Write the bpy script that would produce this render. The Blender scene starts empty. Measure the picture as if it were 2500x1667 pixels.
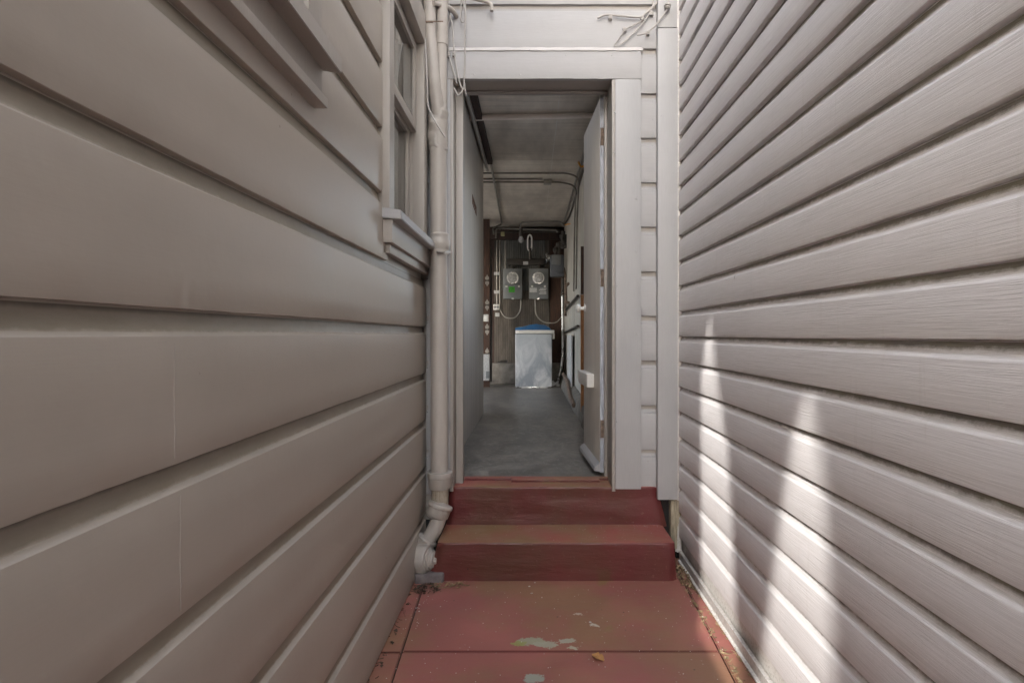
import bpy, bmesh, math, random
from mathutils import Vector, Matrix, noise
random.seed(7)
R = math.radians
C = bpy.data.collections.new('scene_objects'); bpy.context.scene.collection.children.link(C)
sc = bpy.context.scene
# ------------------------------------------------------------------ camera
EYE = 1.185; FP = 1384.0; VX, VY = 1298.0, 815.0
cd = bpy.data.cameras.new('camera'); cam = bpy.data.objects.new('camera', cd); C.objects.link(cam)
cam.location = (0, 0, EYE); cam.rotation_euler = (R(90), 0, 0)
cd.sensor_width = 36; cd.lens = FP/2500*36; cd.shift_x = -(VX-1250)/2500; cd.shift_y = -(833.5-VY)/2500
cd.clip_start = .02; cd.clip_end = 2000
sc.camera = cam
# ------------------------------------------------------------------ sky, sun, exposure
SUN = Vector((-1, -2.6, 1.15)).normalized()
w = bpy.data.worlds.new('World'); sc.world = w; w.use_nodes = True
nt = w.node_tree; nt.nodes.clear()
sky = nt.nodes.new('ShaderNodeTexSky'); sky.sky_type = 'NISHITA'; sky.sun_disc = False
sky.sun_elevation = math.asin(SUN.z); sky.sun_rotation = math.atan2(SUN.x, SUN.y)
sky.dust_density = 2.0
hs = nt.nodes.new('ShaderNodeHueSaturation'); hs.inputs['Saturation'].default_value = .52
bg = nt.nodes.new('ShaderNodeBackground'); bg.inputs[1].default_value = .15
wo = nt.nodes.new('ShaderNodeOutputWorld')
nt.links.new(sky.outputs[0], hs.inputs['Color']); nt.links.new(hs.outputs[0], bg.inputs[0]); nt.links.new(bg.outputs[0], wo.inputs[0])
ld = bpy.data.lights.new('sun', 'SUN'); ld.energy = 2.0; ld.angle = R(.6); ld.color = (1, .95, .88)
sun = bpy.data.objects.new('sun', ld); C.objects.link(sun); sun.rotation_euler = SUN.to_track_quat('Z', 'Y').to_euler(); sun.location = (-4, -8, 9)
vs = sc.view_settings; vs.view_transform = 'Standard'; vs.look = 'None'; vs.gamma = 1; vs.exposure = 2.85
sc.cycles.max_bounces = 10; sc.cycles.diffuse_bounces = 7

# ------------------------------------------------------------------ helpers
def P(x, y, s):
    """a point seen at (x, y) of the photo, s = its scale in photo pixels per metre"""
    return Vector(((x-VX)/s, FP/s, EYE-(y-VY)/s))
def K(cx, cy, s=150.0): return P(1120+cx/3.483, 530+cy/3.483, s)      # detail of the back wall
def T(cx, cy, s=464.0): return P(900+cx/2.936, cy/2.936, s)           # detail of the door head
def L(cx, cy, s): return P(950+cx/2.541, 1050+cy/2.541, s)            # detail of the steps
def U(cx, cy, s): return P(1120+cx/3.92, 200+cy/3.92, s)              # detail of the ceiling inside

def empty(name, loc, label, cat, group=None, kind=None):
    o = bpy.data.objects.new(name, None); C.objects.link(o); o.location = loc; o.empty_display_size = .1
    tag(o, label, cat, group, kind); return o
def tag(o, label=None, cat=None, group=None, kind=None):
    if label: o['label'] = label
    if cat: o['category'] = cat
    if group: o['group'] = group
    if kind: o['kind'] = kind
    return o
def wloc(p):
    v = Vector((0, 0, 0))
    while p: v += p.location; p = p.parent
    return v
def obj(name, bm, mat, parent=None, smooth=None, label=None, loc=None):
    me = bpy.data.meshes.new(name)
    base = loc if loc is not None else (Vector((0, 0, 0)) if parent else None)
    if parent is None and loc is None: off = Vector((0, 0, 0))
    elif parent is None: off = Vector(loc)
    else: off = wloc(parent)
    bmesh.ops.recalc_face_normals(bm, faces=bm.faces[:])
    if off.length: bmesh.ops.translate(bm, vec=-off, verts=bm.verts[:])
    if smooth is not None:
        for f in bm.faces: f.smooth = True
        for e in bm.edges:
            if len(e.link_faces) == 2 and e.calc_face_angle(0) > R(smooth): e.smooth = False
    bm.to_mesh(me); bm.free()
    me.materials.append(mat)
    o = bpy.data.objects.new(name, me); C.objects.link(o)
    if parent: o.parent = parent
    elif loc is not None: o.location = loc
    if label: o['label'] = label
    return o
def B(): return bmesh.new()
def box(bm, x0, x1, y0, y1, z0, z1, bev=0.0, rot=None, seg=2):
    r = bmesh.ops.create_cube(bm, size=1)
    vs_ = r['verts']
    for v in vs_:
        v.co = Vector(((x0+x1)/2+v.co.x*(x1-x0), (y0+y1)/2+v.co.y*(y1-y0), (z0+z1)/2+v.co.z*(z1-z0)))
    if bev > 0:
        es = list({e for v in vs_ for e in v.link_edges})
        r2 = bmesh.ops.bevel(bm, geom=es, offset=bev, segments=seg, affect='EDGES', profile=.6)
        vs_ = list({v for f in r2['faces'] for v in f.verts} | {v for v in vs_ if v.is_valid})
    if rot is not None:
        c = Vector(((x0+x1)/2, (y0+y1)/2, (z0+z1)/2))
        for v in vs_: v.co = c + rot @ (v.co-c)
    return vs_
def spline(pts, n=6):
    pts = [Vector(p) for p in pts]
    if len(pts) < 3: return pts
    out = []
    q = [pts[0]*2-pts[1]] + pts + [pts[-1]*2-pts[-2]]
    for i in range(1, len(q)-2):
        p0, p1, p2, p3 = q[i-1:i+3]
        for k in range(n):
            t = k/n
            out.append(.5*((2*p1)+(p2-p0)*t+(2*p0-5*p1+4*p2-p3)*t*t+(3*p1-p0-3*p2+p3)*t**3))
    out.append(pts[-1]); return out
def bend(pts, r=.03, n=5):
    """straight runs with rounded corners"""
    pts = [Vector(p) for p in pts]; out = [pts[0]]
    for i in range(1, len(pts)-1):
        a, b, c = pts[i-1:i+2]
        rr = min(r, (a-b).length*.45, (c-b).length*.45)
        p, q = b+(a-b).normalized()*rr, b+(c-b).normalized()*rr
        for k in range(n+1):
            t = k/n; out.append(p*(1-t)**2+b*2*t*(1-t)+q*t*t)
    out.append(pts[-1]); return out
def tube(bm, pts, r, n=10, cap=True):
    pts = [Vector(p) for p in pts]; m = len(pts)
    rr = r if isinstance(r, (list, tuple)) else [r]*m
    up = None; rings = []
    for i, p in enumerate(pts):
        d = (pts[min(i+1, m-1)]-pts[max(i-1, 0)])
        if d.length < 1e-9: d = Vector((0, 0, 1))
        d.normalize()
        if up is None:
            up = Vector((0, 0, 1)) if abs(d.z) < .9 else Vector((1, 0, 0))
        a = d.cross(up)
        if a.length < 1e-6: a = d.orthogonal()
        a.normalize(); b = a.cross(d).normalized(); up = b
        rings.append([bm.verts.new(p+(a*math.cos(2*math.pi*k/n)+b*math.sin(2*math.pi*k/n))*rr[i]) for k in range(n)])
    for i in range(m-1):
        for k in range(n):
            bm.faces.new((rings[i][k], rings[i][(k+1) % n], rings[i+1][(k+1) % n], rings[i+1][k]))
    if cap:
        bm.faces.new(rings[0][::-1]); bm.faces.new(rings[-1])
    return [v for g in rings for v in g]
def lathe(bm, a, d, prof, n=20):
    """prof: (distance along d, radius)"""
    d = Vector(d).normalized(); a = Vector(a)
    u = d.orthogonal().normalized(); v = d.cross(u); rings = []
    for t, r in prof:
        rings.append([bm.verts.new(a+d*t+(u*math.cos(2*math.pi*k/n)+v*math.sin(2*math.pi*k/n))*max(r, 1e-4)) for k in range(n)])
    for i in range(len(prof)-1):
        for k in range(n):
            bm.faces.new((rings[i][k], rings[i][(k+1) % n], rings[i+1][(k+1) % n], rings[i+1][k]))
    bm.faces.new(rings[0][::-1]); bm.faces.new(rings[-1])
def prism(bm, pts, vec):
    """polygon pts (3D) pushed along vec"""
    vec = Vector(vec)
    a = [bm.verts.new(Vector(p)) for p in pts]; b = [bm.verts.new(Vector(p)+vec) for p in pts]
    bm.faces.new(a[::-1]); bm.faces.new(b)
    n = len(pts)
    for i in range(n): bm.faces.new((a[i], a[(i+1) % n], b[(i+1) % n], b[i]))
def nz(v, sc_=1.0, seed=0.0): return noise.noise(Vector(v)*sc_+Vector((seed, seed*1.7, seed*.3)))
def lumpy(bm, amp, freq, seed=0, axis=None):
    for v in bm.verts:
        d = noise.noise_vector(v.co*freq+Vector((seed, seed, seed)))*amp
        if axis is not None: d = Vector((d[i]*axis[i] for i in range(3)))
        v.co += d
def courses(bm, prof, zs, u0, u1, du, place, jit=.0008, seed=0, sag=.0015):
    """horizontal siding: prof = [(dz, out)], zs = start of each course, place(u, out, z) -> Vector"""
    n = max(2, int((u1-u0)/du)+1)
    us = [u0+(u1-u0)*i/(n-1) for i in range(n)]
    for ci, z0 in enumerate(zs):
        grid = []
        for u in us:
            w_ = nz((u*1.1, ci*3.3, 1), 1, seed)*sag
            c_ = nz((u*26, ci*7.7, 2), 1, seed)*jit*.7-max(0, nz((u*9, ci*5.1, 5), 1, seed)-.25)*jit*1.6
            col = []
            for k, (dz, o) in enumerate(prof):
                e = c_ if k < 2 else (c_*.6 if k == 2 else 0)
                f = nz((u*2.2, z0+dz*4, 3), 1, seed)*jit*.7
                col.append(bm.verts.new(place(u, o+f, z0+dz+w_+e)))
            grid.append(col)
        for i in range(n-1):
            for k in range(len(prof)-1):
                bm.faces.new((grid[i][k], grid[i+1][k], grid[i+1][k+1], grid[i][k+1]))

# ------------------------------------------------------------------ materials
class N:
    def __init__(s, name):
        s.m = bpy.data.materials.new(name); s.m.use_nodes = True; s.t = s.m.node_tree
        s.b = s.t.nodes['Principled BSDF']
        g = s.t.nodes.new('ShaderNodeNewGeometry'); s.pos = g.outputs['Position']
    def n(s, typ, **kw):
        o = s.t.nodes.new('ShaderNode'+typ)
        for k, v in kw.items(): setattr(o, k, v)
        return o
    def l(s, a, b): s.t.links.new(a, b)
    def val(s, sock, v):
        if hasattr(v, 'is_linked') or isinstance(v, bpy.types.NodeSocket): s.l(v, sock)
        else: sock.default_value = v
    def map(s, scale=(1, 1, 1), loc=(0, 0, 0), rot=(0, 0, 0), vec=None):
        m = s.n('Mapping'); m.inputs['Scale'].default_value = scale; m.inputs['Location'].default_value = loc; m.inputs['Rotation'].default_value = rot
        s.l(vec or s.pos, m.inputs[0]); return m.outputs[0]
    def noise(s, scale=5, detail=4, rough=.55, vec=None, dist=0):
        o = s.n('TexNoise'); o.inputs['Scale'].default_value = scale; o.inputs['Detail'].default_value = detail
        o.inputs['Roughness'].default_value = rough; o.inputs['Distortion'].default_value = dist
        s.l(vec or s.pos, o.inputs['Vector']); return o.outputs[0]
    def ramp(s, f, a, b, c0=0.0, c1=1.0):
        o = s.n('MapRange'); o.inputs[1].default_value = a; o.inputs[2].default_value = b; o.inputs[3].default_value = c0; o.inputs[4].default_value = c1
        s.val(o.inputs[0], f); return o.outputs[0]
    def math(s, op, a, b=0.0):
        o = s.n('Math', operation=op); s.val(o.inputs[0], a); s.val(o.inputs[1], b); return o.outputs[0]
    def mix(s, f, a, b, mode='MIX'):
        o = s.n('Mix', data_type='RGBA', blend_type=mode); s.val(o.inputs[0], f)
        for i, c in ((6, a), (7, b)):
            if isinstance(c, (tuple, list)): o.inputs[i].default_value = (*c, 1)
            else: s.l(c, o.inputs[i])
        return o.outputs[2]
    def xyz(s):
        o = s.n('SeparateXYZ'); s.l(s.pos, o.inputs[0]); return o.outputs
    def bump(s, h, strength=.3, dist=.002, prev=None):
        o = s.n('Bump'); o.inputs['Strength'].default_value = strength; o.inputs['Distance'].default_value = dist
        s.l(h, o.inputs['Height'])
        if prev: s.l(prev, o.inputs['Normal'])
        return o.outputs[0]
    def fin(s, col=None, rough=.5, metal=0.0, normal=None, spec=None):
        if col is not None:
            if isinstance(col, (tuple, list)): s.b.inputs['Base Color'].default_value = (*col, 1)
            else: s.l(col, s.b.inputs['Base Color'])
        s.val(s.b.inputs['Roughness'], rough); s.b.inputs['Metallic'].default_value = metal
        if normal: s.l(normal, s.b.inputs['Normal'])
        if spec is not None: s.b.inputs['Specular IOR Level'].default_value = spec
        return s.m

def paint(name, col, rough=.45, grain=(3, 3, 40), lump=.5, var=.12, specks=True, dirt=None, gs=.25, lap=None, gm=.2):
    m = N(name)
    g = m.noise(6, 6, .6, m.map(grain)); l = m.noise(28, 3, .5); big = m.noise(1.7, 4, .6)
    c = m.mix(m.ramp(big, .3, .7), tuple(x*(1-var) for x in col), tuple(min(1, x*(1+var)) for x in col))
    c = m.mix(m.math('MULTIPLY', m.ramp(g, .42, .7), gm), c, tuple(x*.72 for x in col))
    if specks:
        v = m.n('TexVoronoi'); v.inputs['Scale'].default_value = 14; m.l(m.map((1, 1, 1), (3, 1, 2)), v.inputs['Vector'])
        sp = m.ramp(v.outputs['Distance'], .035, .055, 1, 0)
        sp = m.math('MULTIPLY', sp, m.ramp(m.noise(2.3, 2), .52, .6))
        c = m.mix(m.math('MULTIPLY', sp, .5), c, tuple(x*.35 for x in col))
    if dirt:
        d = m.ramp(m.noise(7, 8, .75, m.map(dirt[1])), dirt[2], dirt[2]+.16)
        c = m.mix(m.math('MULTIPLY', d, dirt[3]), c, dirt[0])
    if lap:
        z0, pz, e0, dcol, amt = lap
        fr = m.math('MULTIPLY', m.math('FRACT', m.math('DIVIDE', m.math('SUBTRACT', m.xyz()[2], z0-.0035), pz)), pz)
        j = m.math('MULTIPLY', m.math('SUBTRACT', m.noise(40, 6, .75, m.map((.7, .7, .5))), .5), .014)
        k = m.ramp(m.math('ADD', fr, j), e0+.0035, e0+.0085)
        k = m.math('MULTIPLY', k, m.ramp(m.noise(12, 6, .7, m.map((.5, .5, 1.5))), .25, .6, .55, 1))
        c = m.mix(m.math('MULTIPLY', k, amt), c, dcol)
        lap_shade = m.ramp(m.math('ADD', fr, m.math('MULTIPLY', j, .5)), pz-.008, pz-.002)
        c = m.mix(m.math('MULTIPLY', lap_shade, .7), c, tuple(a*.4 for a in dcol))  # shade under the board overhang, painted along the top of each recess
    vb = m.n('TexVoronoi'); vb.inputs['Scale'].default_value = 6; m.l(m.map((1, 1, 1), (2.3, .4, 1.1)), vb.inputs['Vector'])
    b = m.bump(g, gs, .0015); b = m.bump(l, lump*.5, .002, b); b = m.bump(m.ramp(vb.outputs['Distance'], .012, .04, 1, 0), .6, .003, b)
    return m.fin(c, m.ramp(big, .3, .7, rough-.06, rough+.08), 0, b)

TAUPE = (.365, .328, .283)
M = {}
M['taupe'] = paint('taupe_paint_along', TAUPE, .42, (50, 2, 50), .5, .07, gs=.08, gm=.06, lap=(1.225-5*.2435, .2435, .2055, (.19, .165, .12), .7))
M['taupe_v'] = paint('taupe_paint_upright', (.36, .332, .298), .45, (30, 30, 2), .6, .07)
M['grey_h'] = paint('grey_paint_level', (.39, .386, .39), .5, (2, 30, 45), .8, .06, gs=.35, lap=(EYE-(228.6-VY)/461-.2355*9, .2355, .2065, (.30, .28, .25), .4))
M['grey_trim'] = paint('grey_trim_paint', (.39, .386, .39), .5, (2, 30, 45), .8, .06, gs=.35)
M['grey_v'] = paint('grey_paint_upright', (.39, .39, .395), .48, (45, 30, 2.2), .7, .06, dirt=((.2, .19, .18), (30, 30, 3), .66, .6))
M['pipe'] = paint('pipe_paint', (.40, .37, .335), .42, (8, 8, 3), 1.0, .08, dirt=((.2, .17, .14), (9, 9, 4), .62, .5))
M['pipe_dirty'] = paint('weathered_pipe', (.40, .35, .28), .6, (20, 20, 3), 1.0, .15, dirt=((.15, .11, .07), (20, 20, 3), .5, .8))
M['cable'] = paint('painted_cable', (.40, .38, .36), .55, (8, 8, 8), .6, .1, specks=False)
M['rodpaint'] = paint('rod_paint', (.80, .72, .66), .6)
M['cap'] = paint('lit_cap_paint', (.55, .53, .51), .5, (2, 20, 20), .8, .1)  # paler than the trim: light caught on the cap put into its colour
M['jamb'] = paint('jamb_paint', (.33, .305, .28), .42, (30, 30, 2), .5, .08)

# vinyl siding: grain embossed along the course, grime in the recesses
VP_, VZ0 = .1313, 1.185-(820-815)/461-.1313*12
m = N('vinyl_siding_cream')
x, y, z = m.xyz()
wv = m.n('TexNoise'); wv.inputs['Scale'].default_value = 1; wv.inputs['Detail'].default_value = 5; wv.inputs['Roughness'].default_value = .6; wv.inputs['Distortion'].default_value = .6
m.l(m.map((60, 7, 330)), wv.inputs['Vector'])
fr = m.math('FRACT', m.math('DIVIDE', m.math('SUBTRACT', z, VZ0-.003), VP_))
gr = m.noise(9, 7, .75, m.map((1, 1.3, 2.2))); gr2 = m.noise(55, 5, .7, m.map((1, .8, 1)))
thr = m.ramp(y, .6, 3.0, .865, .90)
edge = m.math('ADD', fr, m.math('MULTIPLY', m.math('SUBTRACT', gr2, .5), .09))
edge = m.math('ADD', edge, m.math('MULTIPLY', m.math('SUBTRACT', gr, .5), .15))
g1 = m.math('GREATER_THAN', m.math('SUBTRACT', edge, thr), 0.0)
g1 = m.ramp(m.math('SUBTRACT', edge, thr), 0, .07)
low = m.ramp(m.math('ADD', fr, m.math('MULTIPLY', gr2, .10)), .05, .15, 1, 0)       # faint green at the butt edge
low = m.math('MULTIPLY', low, m.ramp(m.noise(3, 5, .7), .48, .66))
c = m.mix(m.ramp(m.noise(1.2, 3), .3, .7), (.76, .74, .75), (.80, .785, .80))
c = m.mix(m.math('MULTIPLY', m.ramp(wv.outputs[0], .42, .70), .27), c, (.42, .40, .39))
c = m.mix(m.math('MULTIPLY', low, .5), c, (.26, .235, .16))
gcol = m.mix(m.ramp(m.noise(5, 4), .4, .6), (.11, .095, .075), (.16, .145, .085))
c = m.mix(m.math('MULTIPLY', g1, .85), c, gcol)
v = m.n('TexVoronoi'); v.inputs['Scale'].default_value = 5; m.l(m.map((1, 1.6, .5)), v.inputs['Vector'])
c = m.mix(m.ramp(v.outputs['Distance'], .018, .03, .6, 0), c, (.14, .12, .09))
st = m.ramp(m.noise(6, 5, .7, m.map((1, 8, .8))), .58, .75)
c = m.mix(m.math('MULTIPLY', st, m.ramp(z, .0, .35, .55, .12)), c, (.30, .27, .19))
M['vinyl'] = m.fin(c, .5, 0, m.bump(wv.outputs[0], .7, .0025))
M['vinyl_trim'] = paint('vinyl_trim_white', (.62, .60, .58), .4, (20, 3, 3), .2, .05, dirt=((.2, .18, .13), (12, 12, 12), .5, .6))

def red(name, dark, spots=False, olive=.5, rlo=.45):
    m = N(name)
    base = m.mix(m.ramp(m.noise(3, 4), .35, .65), tuple(.85*a for a in dark), tuple(1.15*a for a in dark))
    ol = m.ramp(m.noise(2.1, 6, .62, m.map((1, 1, 1), (4.3, 1, 0))), .42, .60)
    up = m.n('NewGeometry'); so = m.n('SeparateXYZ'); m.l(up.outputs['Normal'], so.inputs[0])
    base = m.mix(m.math('MULTIPLY', ol, olive), base, (.26, .175, .085))
    pk = m.ramp(m.noise(1.6, 3, .5, m.map((1, 1, 1), (9, 4, 0))), .5, .7)
    base = m.mix(m.math('MULTIPLY', pk, .15), base, (.30, .11, .12))
    gm = m.ramp(m.noise(5, 4, .6, m.map((1, 1, 1), (1, 7, 0))), .64, .72)
    base = m.mix(m.math('MULTIPLY', gm, .45), base, (.22, .20, .05))
    sp = m.n('TexVoronoi'); sp.inputs['Scale'].default_value = 24; m.l(m.pos, sp.inputs['Vector'])
    base = m.mix(m.ramp(sp.outputs['Distance'], .06, .09, .55, 0), base, (.45, .38, .33))
    sp2 = m.n('TexVoronoi'); sp2.inputs['Scale'].default_value = 11; m.l(m.map((1, 1, 1), (5, 5, 5)), sp2.inputs['Vector'])
    base = m.mix(m.ramp(sp2.outputs['Distance'], .03, .05, .8, 0), base, (.06, .04, .03))
    if spots:
        dn = m.n('TexNoise'); dn.inputs['Scale'].default_value = 38; dn.inputs['Detail'].default_value = 5; dn.inputs['Roughness'].default_value = .7; m.l(m.pos, dn.inputs['Vector'])
        mx = m.n('VectorMath', operation='MULTIPLY_ADD'); m.l(dn.outputs['Color'], mx.inputs[0]); mx.inputs[1].default_value = (.09, .07, 0); m.l(m.pos, mx.inputs[2])
        for (sx, sy, rx, ry, col) in ((.0, 2.185, .062, .03, (0.357, 0.372, 0.264)), (.055, 2.165, .05, .022, (0.388, 0.388, 0.295)), (.135, 2.19, .036, .018, (0.419, 0.419, 0.326)), (.01, 1.955, .04, .022, (0.341, 0.372, 0.31)),
                                 (.255, 2.31, .024, .010, (0.6, 0.589, 0.496)), (-.05, 2.17, .03, .016, (0.31, 0.341, 0.109)), (.16, 2.14, .02, .01, (0.465, 0.465, 0.341)), (.2, 2.4, .018, .008, (0.542, 0.465, 0.372))):
            vm = m.n('VectorMath', operation='SUBTRACT'); m.l(mx.outputs[0], vm.inputs[0]); vm.inputs[1].default_value = (sx+.045, sy+.035, 0)
            v2 = m.n('VectorMath', operation='MULTIPLY'); m.l(vm.outputs[0], v2.inputs[0]); v2.inputs[1].default_value = (1/rx, 1/ry, 0)
            ln = m.n('VectorMath', operation='LENGTH'); m.l(v2.outputs[0], ln.inputs[0])
            base = m.mix(m.ramp(ln.outputs['Value'], .92, 1.0, .9, 0), base, col)
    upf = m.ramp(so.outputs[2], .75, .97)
    base = m.mix(upf, m.mix(1.0, base, (.37, .22, .27), 'MULTIPLY'), base)  # faces not turned up darkened: top light in the colour, with maroon riser paint
    wr = m.ramp(m.noise(42, 6, .75), .60, .70); wl = m.ramp(m.noise(1.3, 4, .6, m.map((1, 1, 1), (2, 8, 1))), .42, .62)
    base = m.mix(m.math('MULTIPLY', m.math('MULTIPLY', wr, wl), .45), base, (.36, .26, .21))
    b = m.bump(m.noise(16, 6, .62, m.map((.5, 1, 2.2))), .5, .006); b = m.bump(m.noise(130, 3), .25, .001, b)
    return m.fin(base, m.ramp(m.noise(6, 4), .35, .7, rlo, rlo+.25), 0, b)
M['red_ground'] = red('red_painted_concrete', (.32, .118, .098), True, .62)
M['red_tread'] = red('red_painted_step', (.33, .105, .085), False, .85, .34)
M['joint'] = N('joint_dirt').fin((.035, .03, .024), .95)

def plain(name, col, rough=.5, metal=0, scale=12, var=.3, bs=.2, mp=(1, 1, 1), spec=None):
    m = N(name); n_ = m.noise(scale, 5, .6, m.map(mp))
    c = m.mix(m.ramp(n_, .3, .7), tuple(a*(1-var) for a in col), tuple(min(1, a*(1+var)) for a in col))
    return m.fin(c, m.ramp(n_, .3, .7, max(.02, rough-.08), min(1, rough+.1)), metal, m.bump(m.noise(scale*6, 3, .6, m.map(mp)), bs, .001), spec)
M['black'] = plain('dark_gap', (.012, .011, .011), .9)
M['bounce_yard'] = plain('pale_bounce_concrete', (.42, .41, .39), .85)
M['asphalt'] = plain('asphalt', (.05, .05, .05), .9)
M['raw_wood'] = plain('bare_weathered_wood', (.30, .26, .19), .85, 0, 14, .55, .6, (6, 6, 1))
M['brown_wood'] = plain('brown_wood', (.055, .026, .016), .75, 0, 7, .5, .5, (8, 8, 1))
M['orange_wood'] = plain('bare_pine_edge', (.33, .15, .06), .7, 0, 9, .3, .3, (8, 8, 1))
M['dark_wood'] = plain('dark_stained_wood', (.045, .026, .02), .8, 0, 6, .5, .5, (8, 8, 1))
M['whitewash'] = plain('dirty_whitewashed_boards', (.48, .45, .40), .75, 0, 4, .3, .4, (6, 6, 1))
M['conduit'] = plain('galvanised_conduit', (.34, .32, .29), .42, .6, 10, .25)
M['steel'] = plain('bright_steel', (.6, .6, .6), .28, .9, 10, .15)
M['old_pipe'] = plain('tarnished_conduit', (.20, .18, .155), .5, .3, 10, .3)
M['dark_pipe'] = plain('dark_iron_pipe', (.07, .062, .055), .5, .4, 10, .3)
M['meter_grey'] = plain('meter_box_enamel', (.20, .21, .215), .45, .1, 6, .12)
M['gas_grey'] = plain('gas_meter_enamel', (.13, .14, .16), .5, .1, 6, .12)
M['dial'] = plain('meter_dial', (.5, .5, .5), .4, .3, 30, .4)
M['white'] = plain('white_plastic', (.66, .65, .62), .4, 0, 10, .08)
M['porcelain'] = plain('white_knob', (.8, .79, .76), .15, 0, 10, .04)
M['green'] = plain('green_sticker', (.06, .33, .03), .6, 0, 80, .5)
M['label'] = plain('paper_label', (.5, .5, .5), .6, 0, 60, .25)
M['blue'] = plain('blue_plastic', (.008, .085, .22), .35, 0, 6, .25)
M['yellowed'] = plain('yellowed_plastic', (.45, .42, .22), .5)
M['yellow'] = plain('yellow_tape', (.6, .27, .02), .6)
M['sticker'] = plain('brown_sticker', (.10, .035, .015), .7, 0, 40, .7)
M['fabric'] = plain('curtain', (.52, .50, .46), .9, 0, 6, .12, .3, (12, 12, 1))
M['footing'] = plain('grey_purple_concrete', (.15, .13, .13), .85, 0, 14, .5, .7)
M['concrete'] = plain('rough_concrete', (.17, .155, .135), .9, 0, 9, .4, .9)
M['leaf_dry'] = plain('dry_leaf', (.42, .22, .08), .8, 0, 30, .35)
M['litter'] = plain('dry_litter', (.26, .19, .11), .9, 0, 40, .5)
M['litter_dark'] = plain('damp_litter', (.07, .05, .035), .95, 0, 40, .5)
M['flake'] = plain('paint_flake', (.62, .60, .56), .7, 0, 30, .15)
M['rust'] = plain('rusty_hinge', (.18, .13, .10), .8, .2, 40, .7)
M['edge_blue'] = plain('worn_door_edge', (.36, .38, .43), .55, 0, 20, .45, .5, (3, 3, .5))
m = N('room_ceiling_panel'); n1 = m.noise(1.3, 5, .6, m.map((2.5, .8, 1))); n2 = m.noise(4, 5, .6, m.map((.4, 5, 1)))
c = m.mix(m.ramp(n1, .35, .7), (.46, .41, .36), (.80, .73, .64)); c = m.mix(m.math('MULTIPLY', m.ramp(n2, .5, .75), .4), c, (.22, .20, .18))
M['ceiling'] = m.fin(c, .36, 0, m.bump(n2, .25, .003))
m = N('grey_painted_floor'); n1 = m.noise(4, 8, .75, m.map((1.1, .8, 1)), .8); n2 = m.noise(26, 6, .75, m.map((1.2, .7, 1)))
c = m.mix(m.ramp(n1, .40, .62), (.10, .094, .086), (.27, .25, .225)); c = m.mix(m.math('MULTIPLY', m.ramp(n2, .52, .72), .45), c, (.42, .42, .40))
c = m.mix(m.ramp(m.noise(9, 6, .75), .58, .74, 0, .6), c, (.08, .085, .09))
M['room_floor'] = m.fin(c, m.ramp(n1, .3, .7, .3, .5), 0, m.bump(n2, .15, .001))
m = N('glossy_partition_paint'); n1 = m.noise(2, 4, .6, m.map((1, 8, .35)))
c = m.mix(m.ramp(n1, .35, .7), (.40, .36, .32), (.50, .45, .405)); M['partition'] = m.fin(c, .5, 0, m.bump(n1, .1, .001))
m = N('door_leaf_paint'); n1 = m.noise(3, 5, .65, m.map((1, 6, .5)))
c = m.mix(m.ramp(n1, .35, .7), (.66, .61, .55), (.80, .75, .68)); M['leafdoor'] = m.fin(c, m.ramp(n1, .35, .7, .38, .6), 0, m.bump(n1, .1, .0008))
m = N('washer_side_panel'); x, y, z = m.xyz()
n1 = m.noise(3.2, 6, .62, m.map((1, 1, .6), (2, 0, 0), (0, R(25), 0)), 1.2); n2 = m.noise(20, 5, .7)
f = m.math('MULTIPLY', m.ramp(n1, .42, .62), m.ramp(z, .38, 1.15, 1.1, .15))
c = m.mix(f, (.32, .35, .39), (.72, .73, .74)); c = m.mix(m.math('MULTIPLY', m.ramp(n2, .55, .7), m.ramp(z, .4, .75, .45, 0)), c, (.22, .22, .22))
M['washer'] = m.fin(c, .38, .15, m.bump(n1, .1, .002))
m = N('window_glass'); m.b.inputs['Transmission Weight'].default_value = 1.0; M['glass'] = m.fin((.72, .74, .73), .03)
m = N('bulb_glass'); m.b.inputs['Transmission Weight'].default_value = .6; M['bulb'] = m.fin((.85, .85, .85), .1)
# beadboard
def beads(name, col, dirt, pitch, top):
    m = N(name); x, y, z = m.xyz()
    f = m.math('FRACT', m.math('DIVIDE', x, pitch)); g = m.ramp(m.math('ABSOLUTE', m.math('SUBTRACT', f, .5)), .40, .48)
    c = m.mix(m.ramp(m.noise(5, 5, .7, m.map((4, 1, .8))), .35, .7), tuple(a*.6 for a in col), tuple(a*1.15 for a in col))
    c = m.mix(m.math('MULTIPLY', m.ramp(m.noise(2.2, 5, .7), .5, .62), m.ramp(z, top-.5, top, 0, .9)), c, dirt)
    c = m.mix(m.math('MULTIPLY', g, .8), c, tuple(a*.2 for a in col))
    return m.fin(c, .75, 0, m.bump(g, .8, -.004))
M['beads'] = beads('beadboard', (.105, .088, .072), (.015, .018, .015), .036, 2.62)
M['beads_grey'] = beads('painted_beadboard', (.12, .12, .11), (.02, .02, .018), .036, 2.62)

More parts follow.
